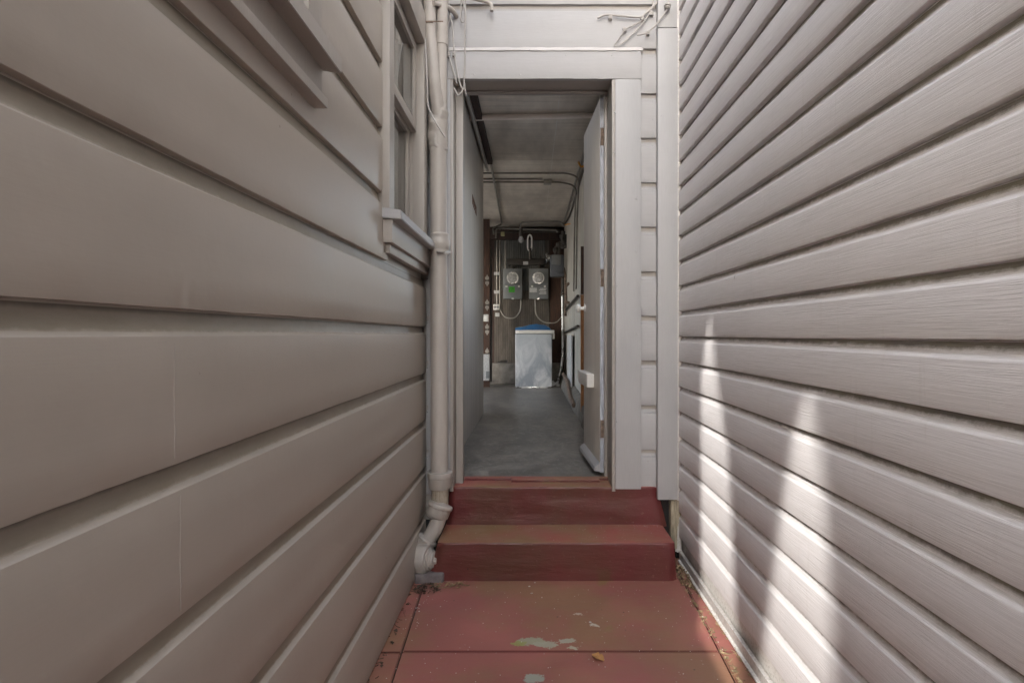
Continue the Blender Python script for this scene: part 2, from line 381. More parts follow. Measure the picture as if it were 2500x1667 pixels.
# ------------------------------------------------------------------ ground and pavement
XL, XR, YF = -.557, .783, 3.0
bm = B(); box(bm, -400, 400, -400, 400, -.5, -.06)
tag(obj('ground', bm, M['asphalt']), kind='structure')
bm = B(); box(bm, -.70, .95, -14, 3.3, -.055, -.016)
tag(obj('soil_bed', bm, M['joint']), kind='structure')
bm = B()
def slab(q, z=0, bev=.004):
    """q = four corners, anticlockwise, top at z"""
    b2 = B(); prism(b2, [(a, b, z-.05) for a, b in q], (0, 0, .05))
    bmesh.ops.bevel(b2, geom=[e for e in b2.edges if all(v.co.z > z-.01 for v in e.verts)], offset=bev, segments=2, affect='EDGES')
    me = bpy.data.meshes.new('t'); b2.to_mesh(me); b2.free(); bm.from_mesh(me); bpy.data.meshes.remove(me)
def jl(y): return -.512+(2.7-y)*.045
def jr(y): return .727-(2.7-y)*.042
ys = [3.05, 2.117, 1.2, .28, -.64, -1.56, -2.5, -6, -13]
for a, b in zip(ys[1:], ys[:-1]):
    g = .003
    slab([(jl(a)+g, a+g), (jr(a)-g, a+g), (jr(b)-g, b-g), (jl(b)+g, b-g)])
    slab([(-.64, a+g), (jl(a)-g, a+g), (jl(b)-g, b-g), (-.64, b-g)], -.004)
    slab([(jr(a)+g, a+g), (.86, a+g), (.86, b-g), (jr(b)+g, b-g)], -.002)
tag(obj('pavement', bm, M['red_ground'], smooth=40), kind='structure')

bm = B(); box(bm, -14, -2.8, -6, 16, -.06, .15); box(bm, 1.0, 14, 3.6, 16, -.06, .15); tag(obj('bounce_yard', bm, M['bounce_yard']), kind='structure')  # pale ground added out of view to bounce light into the room
# ------------------------------------------------------------------ concrete steps
steps = empty('concrete_steps', (0, 2.9, 0), 'two red painted concrete steps leading up to the open doorway', 'steps')
def rough_block(fr, z0, z1, seed, amp, nx=60, nzs=12, ny=10, r=.008):
    """front bottom-left/right, front top-left/right, back y ; fr=(xl0,xr0,xl1,xr1,yf,yb)"""
    xl0, xr0, xl1, xr1, yf, yb = fr
    bm = B(); path = []
    for i in range(nzs+1):
        t = i/nzs; path.append((0, z0+(z1-r-z0)*t, t))
    for i in range(1, 5):
        a = i/4*math.pi/2; path.append((r*(1-math.cos(a)), z1-r+r*math.sin(a), 1))
    for i in range(1, ny+1): path.append((r+(yb-yf-r)*i/ny, z1, 1))
    cols = []
    for j in range(nx+1):
        u = j/nx; col = []
        for (dy, z, t) in path:
            xa = xl0+(xl1-xl0)*t; xb = xr0+(xr1-xr0)*t
            x_ = xa+(xb-xa)*u
            p = Vector((x_, yf+dy, z))
            edge = min(u, 1-u)
            rd = max(0, .03-edge)/.03
            d = noise.noise_vector(Vector((x_*5, p.y*5, z*14))+Vector((seed,)*3))*amp
            d2 = noise.noise_vector(Vector((x_*25, p.y*25, z*40))+Vector((seed,)*3))*amp*.3
            p += Vector((0, (d.y+d2.y), (d.z+d2.z)*.45)); p.y += rd*rd*.018; 
            if t >= 1: p.z -= rd*rd*.006
            col.append(bm.verts.new(p))
        cols.append(col)
    for j in range(nx):
        for k in range(len(path)-1): bm.faces.new((cols[j][k], cols[j+1][k], cols[j+1][k+1], cols[j][k+1]))
    for col in (cols[0], cols[-1]):      # ends, closed straight back
        top = [v for v in col[:nzs+6]]
        back = [bm.verts.new((v.co.x, yb, v.co.z)) for v in top]
        for k in range(len(top)-1): bm.faces.new((top[k], top[k+1], back[k+1], back[k]))
    return bm
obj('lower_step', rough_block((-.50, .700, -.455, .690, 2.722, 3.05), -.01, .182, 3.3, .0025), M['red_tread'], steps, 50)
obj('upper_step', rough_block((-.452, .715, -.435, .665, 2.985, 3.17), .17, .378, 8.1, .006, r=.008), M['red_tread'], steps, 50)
bm = B(); box(bm, -.56, -.42, 2.70, 2.95, -.01, .042, .012); lumpy(bm, .008, 9)
obj('footing', bm, M['footing'], steps, 60)

# ------------------------------------------------------------------ left house
LH = 4.5
left = empty('left_house', (XL, 0, 0), 'house on the left clad in wide taupe painted drop siding boards', 'house')
LP = [(0, -.0165), (0, -.0015), (.0006, -.0004), (.0016, 0), (.06, 0), (.12, 0), (.1985, 0), (.2000, -.0004), (.2012, -.0016), (.2050, -.0090), (.2070, -.0115), (.216, -.0140), (.230, -.0158), (.2435, -.0165)]
PZ = .2435; LZ0 = 1.225-5*PZ
WY0, WY1, WZ0, WZ1 = 2.19, 2.80, 1.655, 2.62      # window opening
bm = B()
pl = lambda u, o, z: Vector((XL+o, u, z))
zall = [LZ0+PZ*k for k in range(-0, 21)]
courses(bm, LP, zall, -.75, WY0, .018, pl, .0011, 2)
courses(bm, LP, [z for z in zall if z+PZ < WZ0+.02], WY0, 2.985, .018, pl, .0011, 2)
courses(bm, LP, [z for z in zall if z > WZ1-.05], WY0, 2.985, .03, pl, .0011, 2)
courses(bm, [(0, 0), (0.09, 0)], [1.712-.15], WY0, 2.985, .1, pl, 0, 2)
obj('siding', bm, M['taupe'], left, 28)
bm = B(); box(bm, XL-.12, XL-.02, -.75, 2.96, -.05, 1.64); box(bm, XL-.12, XL-.02, -.75, WY0-.02, 1.64, LH); box(bm, XL-.12, XL-.02, WY1+.02, 2.96, 1.64, LH); box(bm, XL-.12, XL-.02, WY0-.02, WY1+.02, WZ1+.02, LH)
box(bm, XL-2.1, XL-.12, -.85, -.75, -.05, LH); box(bm, XL-2.1, XL-.12, 2.9, 2.96, -.05, LH); box(bm, XL-2.2, XL-2.1, -.85, 2.96, -.05, LH)
obj('wall', bm, M['taupe_v'], left)
bm = B(); box(bm, XL-2.2, XL+.03, -.9, 3.0, LH, LH+.12); obj('roof', bm, M['asphalt'], left)
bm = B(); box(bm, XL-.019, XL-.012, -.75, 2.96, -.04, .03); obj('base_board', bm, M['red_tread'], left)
# board joints where two boards meet
for (y_, z0, z1) in ((.885, .985+.006, 1.17), (.90, .741+.004, .93)):
    bm = B()
    tube(bm, [(XL-.0006, y_+nz((k*.7, y_, 0), 1.3)*.004, z0+(z1-z0)*k/14) for k in range(15)], [.0008+.0005*nz((k, y_*9, 2), 1.7) for k in range(15)], 6)
    obj('board_joint', bm, M['taupe_v'], left)
# window with recess
win = B()
XC = XL+.027
box(win, XL-.03, XC, WY0-.075, WY0, WZ0-.005, WZ1, .002); box(win, XL-.03, XC, WY1, WY1+.075, WZ0-.005, WZ1, .002)
box(win, XL-.03, XC+.003, WY0-.08, WY1+.08, WZ1, WZ1+.15, .003)
box(win, XL-.11, XL-.03, WY0-.018, WY0+.002, WZ0, WZ1); box(win, XL-.11, XL-.03, WY1-.002, WY1+.018, WZ0, WZ1); box(win, XL-.11, XL-.03, WY0, WY1, WZ1-.004, WZ1+.02)
lumpy(win, .0012, 12)
win = obj('window', win, M['taupe_v'], left, 40)
bm = B(); rz = 2.19
def sash(bm, x, z0, z1, t=.045):
    box(bm, x-.03, x, WY0+.001, WY0+t, z0, z1, .002); box(bm, x-.03, x, WY1-t, WY1-.001, z0, z1, .002)
    box(bm, x-.03, x, WY0+t, WY1-t, z1-t, z1, .002); box(bm, x-.03, x, WY0+t, WY1-t, z0, z0+t, .002)
    box(bm, x-.012, x-.004, WY0+t, WY0+t+.008, z0+t, z1-t, 0); box(bm, x-.012, x-.004, WY1-t-.008, WY1-t, z0+t, z1-t, 0)
sash(bm, XL-.012, rz-.01, WZ1-.006); obj('sash', bm, M['taupe_v'], win, 40)
bm = B(); sash(bm, XL-.045, WZ0+.002, rz+.02); obj('sash', bm, M['taupe_v'], win, 40)
bm = B(); box(bm, XL-.029, XL-.025, WY0+.04, WY1-.04, rz+.02, WZ1-.04); obj('pane', bm, M['glass'], win)
bm = B(); box(bm, XL-.062, XL-.058, WY0+.04, WY1-.04, WZ0+.04, rz-.02); obj('pane', bm, M['glass'], win)
bm = B()
# sill: slopes gently, with a horn towards the camera
prism(bm, [(XL-.06, 2.11, 1.622), (XL+.071, 2.11, 1.612), (XL+.071, 2.11, 1.646), (XL-.06, 2.11, 1.664)], (0, .81, 0))
bmesh.ops.bevel(bm, geom=bm.edges[:], offset=.003, segments=2, affect='EDGES'); lumpy(bm, .0018, 14)
obj('sill', bm, M['grey_trim'], win, 40)
bm = B(); box(bm, XL-.01, XL+.035, 2.125, 2.955, 1.528, 1.616, .003); box(bm, XL-.01, XL+.018, 2.16, 2.955, 1.492, 1.528, .004)
obj('apron', bm, M['taupe_v'], win, 40)
bm = B()
n = 60
for i in range(n):
    y0 = WY0-.02+(WY1-WY0+.04)*i/n; y1 = WY0-.02+(WY1-WY0+.04)*(i+1)/n
    f = lambda y_: XL-.115+.014*math.sin(y_*62)+.006*math.sin(y_*141)
    prism(bm, [(f(y0), y0, 1.6), (f(y1), y1, 1.6), (f(y1)-.002, y1, 1.6), (f(y0)-.002, y0, 1.6)], (0, 0, 1.05))
obj('curtain', bm, M['fabric'], win, 60)
bm = B(); box(bm, XL-.40, XL-.30, WY0-.2, WY1+.2, 1.5, 2.8); obj('dark_room', bm, M['black'], win)
# upper near window: casing, sill and apron fixed over the boards
w2 = B()
box(w2, XL-.012, XL+.024, 1.355, 1.44, 1.893, 3.2, .002); box(w2, XL-.012, XL+.024, .30, .385, 1.905, 3.2, .002); box(w2, XL-.012, XL+.026, .28, 1.46, 3.2, 3.34, .002)
win2 = obj('window', w2, M['taupe_v'], left, 40)
bm = B()
prism(bm, [(XL-.012, .24, 1.868), (XL+.067, .24, 1.854), (XL+.068, .24, 1.896), (XL-.012, .24, 1.912)], (0, 1.223, 0))
bmesh.ops.bevel(bm, geom=bm.edges[:], offset=.002, segments=2, affect='EDGES'); lumpy(bm, .001, 14); obj('sill', bm, M['taupe_v'], win2, 40)
bm = B(); box(bm, XL-.012, XL+.020, .28, 1.455, 1.788, 1.868, .002); box(bm, XL-.012, XL+.034, .28, 1.457, 1.762, 1.788, .004)
obj('apron', bm, M['taupe_v'], win2, 40)
bm = B(); box(bm, XL-.01, XL+.012, .385, .43, 1.91, 3.2); box(bm, XL-.01, XL+.012, 1.31, 1.355, 1.905, 3.2); box(bm, XL-.01, XL+.012, .43, 1.31, 1.905, 1.96); box(bm, XL-.01, XL+.012, .43, 1.31, 2.55, 2.59)
obj('sash', bm, M['taupe_v'], win2)
bm = B(); box(bm, XL-.002, XL+.003, .43, 1.31, 1.95, 3.2); obj('pane', bm, M['glass'], win2)
bm = B(); box(bm, XL+.0005-.012, XL-.006+.0005, .4, 1.33, 1.95, 3.2); obj('blind', bm, M['fabric'], win2)

# ------------------------------------------------------------------ screen added behind the camera to cut the sun into two tapering patches
sy = lambda y_: y_-2.6*(XR-XL); szz = lambda z_: z_+1.15*(XR-XL)
scr = empty('sun_mask_screen', (XL, -2, 0), 'unseen boarded screen added to shape the sun into two tapering patches', 'screen')
W1 = [(2.47, 1.32), (2.43, 1.32), (2.30, .98), (2.19, .75), (2.145, .50), (2.09, .10), (2.02, -.14), (2.58, -.14), (2.66, .27), (2.71, .55), (2.62, .95)]
W2 = [(1.60, 1.05), (1.53, 1.05), (1.46, .85), (1.43, .65), (1.41, .45), (1.40, .10), (1.40, -.10), (1.98, -.10), (1.90, .18), (1.83, .44), (1.77, .66), (1.69, .89)]
def span(poly, z):
    xs = []
    n = len(poly)
    for i in range(n):
        (a, b), (c_, d) = poly[i], poly[(i+1) % n]
        if (b-z)*(d-z) < 0: xs.append(a+(c_-a)*(z-b)/(d-b))
    return (min(xs), max(xs)) if xs else None
bm = B(); H_ = .02
yA, yB = -9.0, -.86
z = -.05; zt = szz(-.14); zh = szz(1.32)
box(bm, XL-.03, XL, yA, yB, -.05, zt); box(bm, XL-.03, XL, yA, yB, zh, LH)
nn = 66
for i in range(nn):
    z0 = zt+(zh-zt)*i/nn; z1 = zt+(zh-zt)*(i+1)/nn; zm = (z0+z1)/2-1.15*(XR-XL)
    cuts = sorted([(sy(a), sy(b)) for a, b in (s_ for s_ in (span(W1, zm), span(W2, zm)) if s_)])
    y_ = yA
    for a, b in cuts:
        box(bm, XL-.03, XL, y_, a, z0, z1); y_ = b
    box(bm, XL-.03, XL, y_, yB, z0, z1)
obj('boards', bm, M['taupe_v'], scr)
for W_ in (W1, W2):      # thin slats added across each gap to weaken the sun
    bm = B(); k = zt+.004
    while k < zh:
        q = span(W_, k-1.15*(XR-XL))
        if q: box(bm, XL-.016, XL-.013, sy(q[0])-.005, sy(q[1])+.005, k, k+.0020)
        k += .012
    obj('sun_dimming_slats', bm, M['taupe_v'], scr)
bm = B(); box(bm, XL-.05, XL+.02, yA-.1, yA, -.05, LH); obj('post', bm, M['taupe_v'], scr)
bm = B(); box(bm, XL-.05, XL+.005, yB, yB+.1, -.05, LH); obj('post', bm, M['taupe_v'], scr)

gate = empty('light_block_gate', (.1, -9.1, 0), 'unseen boarded gate added to block light from the alley end', 'gate')  # added out of view to hold back light from behind the camera
for k in range(9):
    bm = B(); x_ = XL+.03+k*.144; box(bm, x_, x_+.14, -9.12, -9.09, .03, 2.6, .003); obj('board', bm, M['taupe_v'], gate)
# ------------------------------------------------------------------ right house
RH = 6.0
right = empty('right_house', (XR, 0, 0), 'house on the right clad in pale ribbed vinyl siding with grimy grooves', 'house')
VPf = [(0, -.0015), (0, .0130), (.0012, .0150), (.003, .0155), (.050, .0152), (.095, .0148), (.0975, .0143), (.0995, .0130), (.112, .0025), (.114, .0014), (.117, .0005), (.123, -.0006), (.1313, -.0015)]
bm = B()
pr = lambda u, o, z: Vector((XR+.004-o, u, z))
zv = [VZ0+VP_*k for k in range(3, 46)]
courses(bm, VPf, [z for z in zv if z > .02], -9.0, -.2, .3, pr, .0, 5, .002)
courses(bm, VPf, [z for z in zv if z > .02], -.2, 2.975, .05, pr, .0003, 5, .0025)
obj('siding', bm, M['vinyl'], right, 30)
bm = B(); box(bm, XR+.012, XR+.2, -9, 3.3, -.05, RH); box(bm, XR+5, XR+5.2, -9, 3.3, -.05, RH); box(bm, XR+.2, XR+5, -9, -8.8, -.05, RH)
obj('wall', bm, M['vinyl_trim'], right)
bm = B(); box(bm, XR-.12, XR+5.3, -9.2, 3.4, RH, RH+.15); obj('roof', bm, M['asphalt'], right)
bm = B(); box(bm, XR-.020, XR+.005, 2.972, 2.984, .04, RH, .002); box(bm, XR-.026, XR-.012, 2.984, 2.992, .04, RH, .001)
obj('corner_channel', bm, M['vinyl_trim'], right, 40)
bm = B(); box(bm, XR-.012, XR+.005, -9, 2.97, .012, .05, .002); prism(bm, [(XR-.022, -9, .004), (XR+.004, -9, .004), (XR+.004, -9, .018), (XR-.022, -9, .010)], (0, 11.95, 0))
obj('starter_strip', bm, M['vinyl_trim'], right, 40)

# ------------------------------------------------------------------ end house: facade
SF = 461.0
fx = lambda px: (px-VX)/SF          # photo px -> metres on the facade
fz = lambda py: EYE-(py-VY)/SF
OX0, OX1, OZ0, OZ1 = -.412, .4217, .378, 2.522
end = empty('end_house', (0, YF, 0), 'grey painted wooden house closing the alley with an open doorway', 'house')
FPZ = .2355; FZ0 = fz(228.6)-FPZ*9
sc_ = FPZ/PZ
FPf = [(a*sc_, b) for a, b in LP]
pf = lambda u, o, z: Vector((u, YF-o, z))
bm = B(); zf = [FZ0+FPZ*k for k in range(0, 13)]
courses(bm, FPf, [z for z in zf if z > 2.6], XL, XR+.02, .02, pf, .0011, 9)
courses(bm, FPf, [z for z in zf if z < 2.6], fx(1540), XR+.02, .02, pf, .0012, 9)
courses(bm, FPf, [z for z in zf if z < 2.6], XL, OX0-.10, .03, pf, .0011, 9)
obj('siding', bm, M['grey_h'], end, 28)
bm = B()
box(bm, -2.7, OX0-.02, YF+.015, YF+.15, .2, 3.3); box(bm, OX1+.02, XR+5, YF+.015, YF+.15, .375, 3.3); box(bm, OX0-.02, OX1+.02, YF+.015, YF+.15, OZ1+.02, 3.3)
obj('wall', bm, M['taupe_v'], end)
bm = B(); box(bm, -2.75, 6, YF+.0, 3.22, 3.3, 3.42); box(bm, -2.75, .66, 4.1, 10, 3.3, 3.42); box(bm, -2.75, -.46, 3.22, 4.1, 3.3, 3.42); box(bm, .5, .66, 3.22, 4.1, 3.3, 3.42); obj('roof', bm, M['asphalt'], end)
bm = B(); box(bm, fx(1602), fx(1651), YF-.034, YF+.01, fz(1215), fz(78), .004); box(bm, fx(1602)+.001, fx(1650), YF-.032, YF+.01, fz(76), 3.29, .004)
lumpy(bm, .0015, 9); obj('corner_board', bm, M['grey_v'], end, 40)
bm = B(); box(bm, fx(1634), fx(1660), YF-.028, YF+.02, .06, fz(1217), .006); lumpy(bm, .004, 14); obj('corner_post', bm, M['raw_wood'], end, 40)
bm = B(); box(bm, fx(1650), XR+.02, YF-.002, YF+.012, .0, 3.3); box(bm, .5, XR+.02, YF+.015, YF+.03, 0, .374); obj('gap_backing', bm, M['black'], end)
# head casing with drip cap, side casings
bm = B(); box(bm, fx(1108)-.19, fx(1563), YF-.030, YF, fz(200)+.001, fz(131), .003)
bmesh.ops.subdivide_edges(bm, edges=[e for e in bm.edges if e.calc_length() > .5], cuts=40, use_grid_fill=True); lumpy(bm, .0022, 11)
obj('head_casing', bm, M['grey_trim'], end, 40)
bm = B(); prism(bm, [(fx(1108)-.195, YF+.002, fz(116)), (fx(1108)-.195, YF-.034, fz(129)), (fx(1108)-.195, YF-.036, fz(132.5)), (fx(1108)-.195, YF+.002, fz(132.5))], (1.19, 0, 0))
bmesh.ops.subdivide_edges(bm, edges=[e for e in bm.edges if e.calc_length() > .5], cuts=60, use_grid_fill=True); lumpy(bm, .0022, 17); obj('drip_cap', bm, M['cap'], end, 40)
bm = B(); box(bm, OX1+.018, fx(1563)-.001, YF-.029, YF+.02, fz(1190), fz(200), .004)
lumpy(bm, .0015, 10); obj('side_casing', bm, M['grey_v'], end, 40)
bm = B(); box(bm, OX0-.13, OX0-.016, YF-.029, YF+.02, fz(1185), fz(200), .004); lumpy(bm, .0015, 10); obj('side_casing', bm, M['grey_v'], end, 40)
# lumps of paint over the nail heads
random.seed(21)
for k in range(22):
    if k < 9: c = (random.choice([fx(1500), fx(1550)])+random.uniform(-.008, .008), YF-.029, .5+k*.23+random.uniform(-.04, .04))
    elif k < 18: c = (random.choice([fx(1610), fx(1643)])+random.uniform(-.006, .006), YF-.033, .45+(k-9)*.27+random.uniform(-.05, .05))
    else: c = (-.3+(k-18)*.24, YF-.030, random.choice([fz(143), fz(190)]))
    rr = random.uniform(.0032, .0055); bm = B(); lathe(bm, (c[0], c[1]+.001, c[2]), (0, -1, 0), [(0, rr*1.3), (.0012, rr*1.1), (.0026, rr*.7), (.0032, rr*.2)], 10)
    obj('nail_head', bm, M['grey_v'], end, 70)
# jambs, stops, threshold
bm = B()
box(bm, OX1, OX1+.018, YF-.024, YF+.165, OZ0-.02, OZ1+.018, .002); box(bm, OX0-.018, OX0, YF-.024, YF+.165, OZ0-.02, OZ1+.018, .002); box(bm, OX0, OX1, YF-.024, YF+.165, OZ1, OZ1+.018, .002)
box(bm, OX0+.002, -.371, YF+.06, YF+.125, OZ0, OZ1-.001, .002)
box(bm, OX0, OX1, YF+.118, YF+.16, OZ1-.010, OZ1-.001, .002)
box(bm, .4065, OX1+.001, YF+.166, YF+.24, OZ0, OZ1, .002); obj('door_frame', bm, M['jamb'], end, 40)
bm = B(); box(bm, OX0-.01, OX1+.01, YF+.125, YF+.17, .365, .392, .006); box(bm, OX0+.3, OX1-.05, YF+.09, YF+.13, .375, .390, .004); lumpy(bm, .002, 14)
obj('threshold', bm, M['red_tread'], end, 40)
# door leaf standing open inside, on the right
hinge = Vector((.404, 3.20, 0)); ang = math.atan2(.035, .61)
leaf = B(); box(leaf, -.018, .018, 0, .615, .405, 2.515, .002)
def rot(bm):
    for v in bm.verts: v.co = Matrix.Rotation(ang, 3, 'Z') @ v.co + hinge
rot(leaf); leaf = obj('door', leaf, M['leafdoor'], end, 40)
bm = B(); box(bm, -.0185, .0185, -.003, -.0005, .405, 2.515); rot(bm); obj('edge', bm, M['edge_blue'], leaf)
for z_ in (.6, 1.45, 2.245):
    bm = B(); box(bm, -.017, .022, -.006, -.0032, z_, z_+.10, .001); tube(bm, [(.022, -.008, z_-.004), (.022, -.008, z_+.104)], .006); rot(bm); obj('hinge', bm, M['rust'], leaf, 40)
bm = B(); prism(bm, [(-.018, .01, .405), (-.050, .01, .412), (-.046, .01, .432), (-.018, .01, .455)], (0, .59, 0)); rot(bm); obj('weather_bar', bm, M['grey_v'], leaf)
bm = B(); kz = 1.185+(815-752)/372
lathe(bm, (-.018, .565, kz), (-1, 0, 0), [(0, .027), (.005, .027), (.007, .012), (.028, .011), (.034, .020), (.042, .027), (.052, .028), (.060, .020), (.063, .004)]); rot(bm); obj('knob', bm, M['porcelain'], leaf, 40)
bm = B(); box(bm, -.062, -.018, .20, .60, .862, .945, .008, seg=3); rot(bm); lock = obj('lock_box', bm, M['white'], leaf, 40)

# ------------------------------------------------------------------ end house: room inside
FZ, CZ, YB, PX = .373, 2.935, 9.30, -.493
bm = B(); box(bm, -2.6, .62, YF+.15, YB+.1, FZ-.1, FZ)
tag(obj('room_floor', bm, M['room_floor']), kind='structure')
bm = B(); box(bm, -2.6, .62, YF+.15, 3.22, CZ, CZ+.05); box(bm, -2.6, .62, 4.1, YB+.1, CZ, CZ+.05); box(bm, -2.6, -.46, 3.22, 4.1, CZ, CZ+.05); box(bm, .5, .62, 3.22, 4.1, CZ, CZ+.05)
for y_ in (4.55, 5.7, 6.9, 8.1):
    box(bm, -2.6, .62, y_, y_+.004, CZ-.002, CZ+.01)
obj('room_ceiling', bm, M['ceiling'], end)
sk = B(); box(sk, -.46, -.44, 3.22, 4.1, CZ+.02, 3.46); box(sk, .48, .5, 3.22, 4.1, CZ+.02, 3.46); box(sk, -.44, .48, 3.22, 3.24, CZ+.02, 3.46); box(sk, -.44, .48, 4.08, 4.1, CZ+.02, 3.46)
obj('added_roof_opening', sk, M['whitewash'], end)  # unseen opening added in the roof to brighten the room behind the door
bm = B()
for k in range(28):
    y_ = 4.05+k*.19; box(bm, .205+nz((k, 0, 0), 1.3)*.006, .209+nz((k, 0, 0), 1.3)*.006+.001, y_, y_+.13+random.random()*.06, CZ-.0015, CZ)
obj('ceiling_seam', bm, M['white'], end)
bm = B(); box(bm, PX-.1, PX, YF+.15, 5.79, FZ, CZ, .002); obj('partition', bm, M['partition'], end)
bm = B(); tube(bm, [(PX, 4.52, CZ-.03), (.56, 4.47, CZ-.03)], .022, 12); lumpy(bm, .002, 25); obj('ceiling_rod', bm, M['rodpaint'], end, 50)
# right wall of vertical boards with a concrete curb
bm = B(); y_ = YF+.15
while y_ < YB:
    w_ = .135+random.random()*.02; xw = .53+random.random()*.004
    for za, zb in ([(FZ, CZ)] if not 4.1 < y_ < 5.1 else [(FZ, 1.5), (2.6, CZ)]): box(bm, xw, .58, y_+.003, min(y_+w_, YB), za, zb, .003)  # gap in the boards behind the door leaf, added to let in light
    y_ += w_
obj('board_wall', bm, M['whitewash'], end, 40)
bm = B(); box(bm, .58, .62, YF+.15, 4.0, FZ, CZ); box(bm, .58, .62, 5.25, YB+.1, FZ, CZ); box(bm, .58, .62, 4.0, 5.25, FZ, 1.5); box(bm, .58, .62, 4.0, 5.25, 2.6, CZ); obj('wall', bm, M['black'], end)
bm = B(); prism(bm, [(.53, 4.5, FZ), (.44, 4.5, FZ), (.47, 4.5, FZ+.14), (.53, 4.5, FZ+.17)], (0, 4.75, 0)); bmesh.ops.subdivide_edges(bm, edges=[e for e in bm.edges if e.calc_length() > 1], cuts=30, use_grid_fill=True); lumpy(bm, .012, 5); obj('curb', bm, M['concrete'], end, 60)
bm = B(); y_ = FP/262; box(bm, .458, .53, y_, y_+.03, FZ+.02, 1.55); obj('stud', bm, M['orange_wood'], end)
bm = B(); box(bm, .459, .53, y_, y_+.031, 1.555, 2.0); obj('stud', bm, M['brown_wood'], end, label='dark red brown upper stud')
# back wall
bm = B(); box(bm, -2.6, .62, YB, YB+.1, FZ, CZ); obj('back_wall', bm, M['dark_wood'], end)
a, b = K(300, 1245), K(772, 130); bm = B(); box(bm, a.x, b.x, YB-.02, YB, a.z, b.z-.02); obj('beadboard', bm, M['beads'], end)
a, b = K(360, 620), K(735, 185); bm = B(); box(bm, a.x, b.x, YB-.024, YB-.02, a.z, b.z); obj('beadboard', bm, M['beads_grey'], end, label='grey painted upper beadboard panel')
bm = B(); a, b = K(215, 1410), K(880, 1240); box(bm, a.x-.6, b.x, YB-.22, YB-.0, FZ, b.z, .015); bmesh.ops.subdivide_edges(bm, edges=[e for e in bm.edges if e.calc_length() > 1], cuts=20, use_grid_fill=True); lumpy(bm, .02, 5); obj('footing', bm, M['concrete'], end, 60)
a, b = K(780, 1240), K(880, 130); bm = B(); box(bm, a.x, b.x, YB-.03, YB, a.z, b.z); obj('corner_plank', bm, M['brown_wood'], end)
# beam over the back wall
bm = B(); box(bm, -2.6, .53, YB-.10, YB-.02, CZ-.22, CZ-.06); obj('beam', bm, M['dark_wood'], end)
# left outer wall of the room, with a wide opening that lets daylight in
bm = B(); box(bm, -2.7, -2.6, YF+.15, 5.6, FZ, CZ); box(bm, -2.7, -2.6, 5.6, YB+.1, 2.6, CZ); box(bm, -2.7, -2.6, 5.6, YB+.1, FZ, .9); box(bm, -2.7, -2.6, 8.3, YB+.1, .9, 2.6)
obj('side_wall', bm, M['whitewash'], end)
# brown posts at the left of the back wall
a, b = K(222, 1400, 160), K(262, 150, 160); bm = B(); box(bm, a.x-.03, b.x, FP/160, FP/160+.06, FZ, CZ); obj('post', bm, M['brown_wood'], end)

# ------------------------------------------------------------------ things inside the room
def plate(bm, cx0, cx1, cy0, cy1, s, t, bev=.003):
    a, b = K(cx0, cy1, s), K(cx1, cy0, s); box(bm, a.x, b.x, a.y-t, a.y, a.z, b.z, bev)
SB = FP/(YB-.024)
def meter(cx0, cx1, gx, label):
    t = empty('electric_meter', K((cx0+cx1)/2, 700, SB), label, 'meter', 'electricity meters on the back wall')
    bm = B(); plate(bm, cx0, cx1, 445, 574, SB, .10); obj('upper_box', bm, M['meter_grey'], t, 40)
    bm = B(); plate(bm, cx0, cx1, 577, 697, SB, .095); obj('lower_box', bm, M['meter_grey'], t, 40)
    c = K(gx, 523, SB); bm = B(); lathe(bm, (c.x, c.y-.10, c.z), (0, -1, 0), [(0, .096), (.014, .096), (.014, .082), (.016, .082)], 28); obj('ring', bm, M['steel'], t, 30)
    bm = B(); lathe(bm, (c.x, c.y-.112, c.z), (0, -1, 0), [(0, .08), (.05, .076), (.065, .062), (.07, .02)], 24); obj('dial', bm, M['dial'], t, 40)
    for dx in (26, cx1-cx0-26):
        bm = B(); plate(bm, cx0+dx-8, cx0+dx+8, 582, 597, FP/(YB-.12), .008); obj('latch', bm, M['white'], t)
    bm = B(); plate(bm, (cx0+cx1)/2-10, (cx0+cx1)/2+10, 686, 700, FP/(YB-.12), .01); obj('latch', bm, M['steel'], t)
    return t
m1 = meter(380, 538, 460, 'grey electric meter on the left with a green sticker on its lower box')
bm = B(); plate(bm, 425, 476, 592, 640, FP/(YB-.12), .002, 0); obj('sticker', bm, M['green'], m1)
m2 = meter(598, 758, 677, 'grey electric meter on the right with white paper labels on its lower box')
for q in ((602, 665, 602, 640), (690, 745, 604, 612), (682, 740, 616, 626), (690, 745, 634, 641), (682, 745, 645, 655)):
    bm = B(); plate(bm, *q, FP/(YB-.12), .002, 0); obj('sticker', bm, M['label'], m2)
wy = empty('wiring_trough', K(568, 412, SB), 'long dark metal wiring trough fixed above the two meters', 'wiring box')
bm = B(); plate(bm, 410, 725, 360, 412, SB, .11); obj('body', bm, M['dark_pipe'], wy, 40)
bm = B(); plate(bm, 548, 590, 378, 406, FP/(YB-.135), .002, 0); obj('label_plate', bm, M['label'], wy)
for cx in (455, 685):
    bm = B(); a = K(cx, 408, SB); b = K(cx, 450, SB); tube(bm, [a+Vector((0, -.05, 0)), b+Vector((0, -.05, 0))], .022, 12); obj('nipple', bm, M['dark_pipe'], wy, 40)
gm = empty('gas_meter', K(832, 515, 156), 'dark grey gas meter hanging in the right back corner', 'meter')
bm = B(); plate(bm, 775, 890, 330, 515, 158, .16, .03); obj('body', bm, M['gas_grey'], gm, 50)
bm = B(); plate(bm, 790, 868, 322, 408, FP/(FP/158-.155), .03, .02); obj('index_cover', bm, M['meter_grey'], gm, 50)
bm = B(); plate(bm, 786, 874, 455, 475, FP/(FP/158-.155), .015, .006); obj('rib', bm, M['gas_grey'], gm, 50)
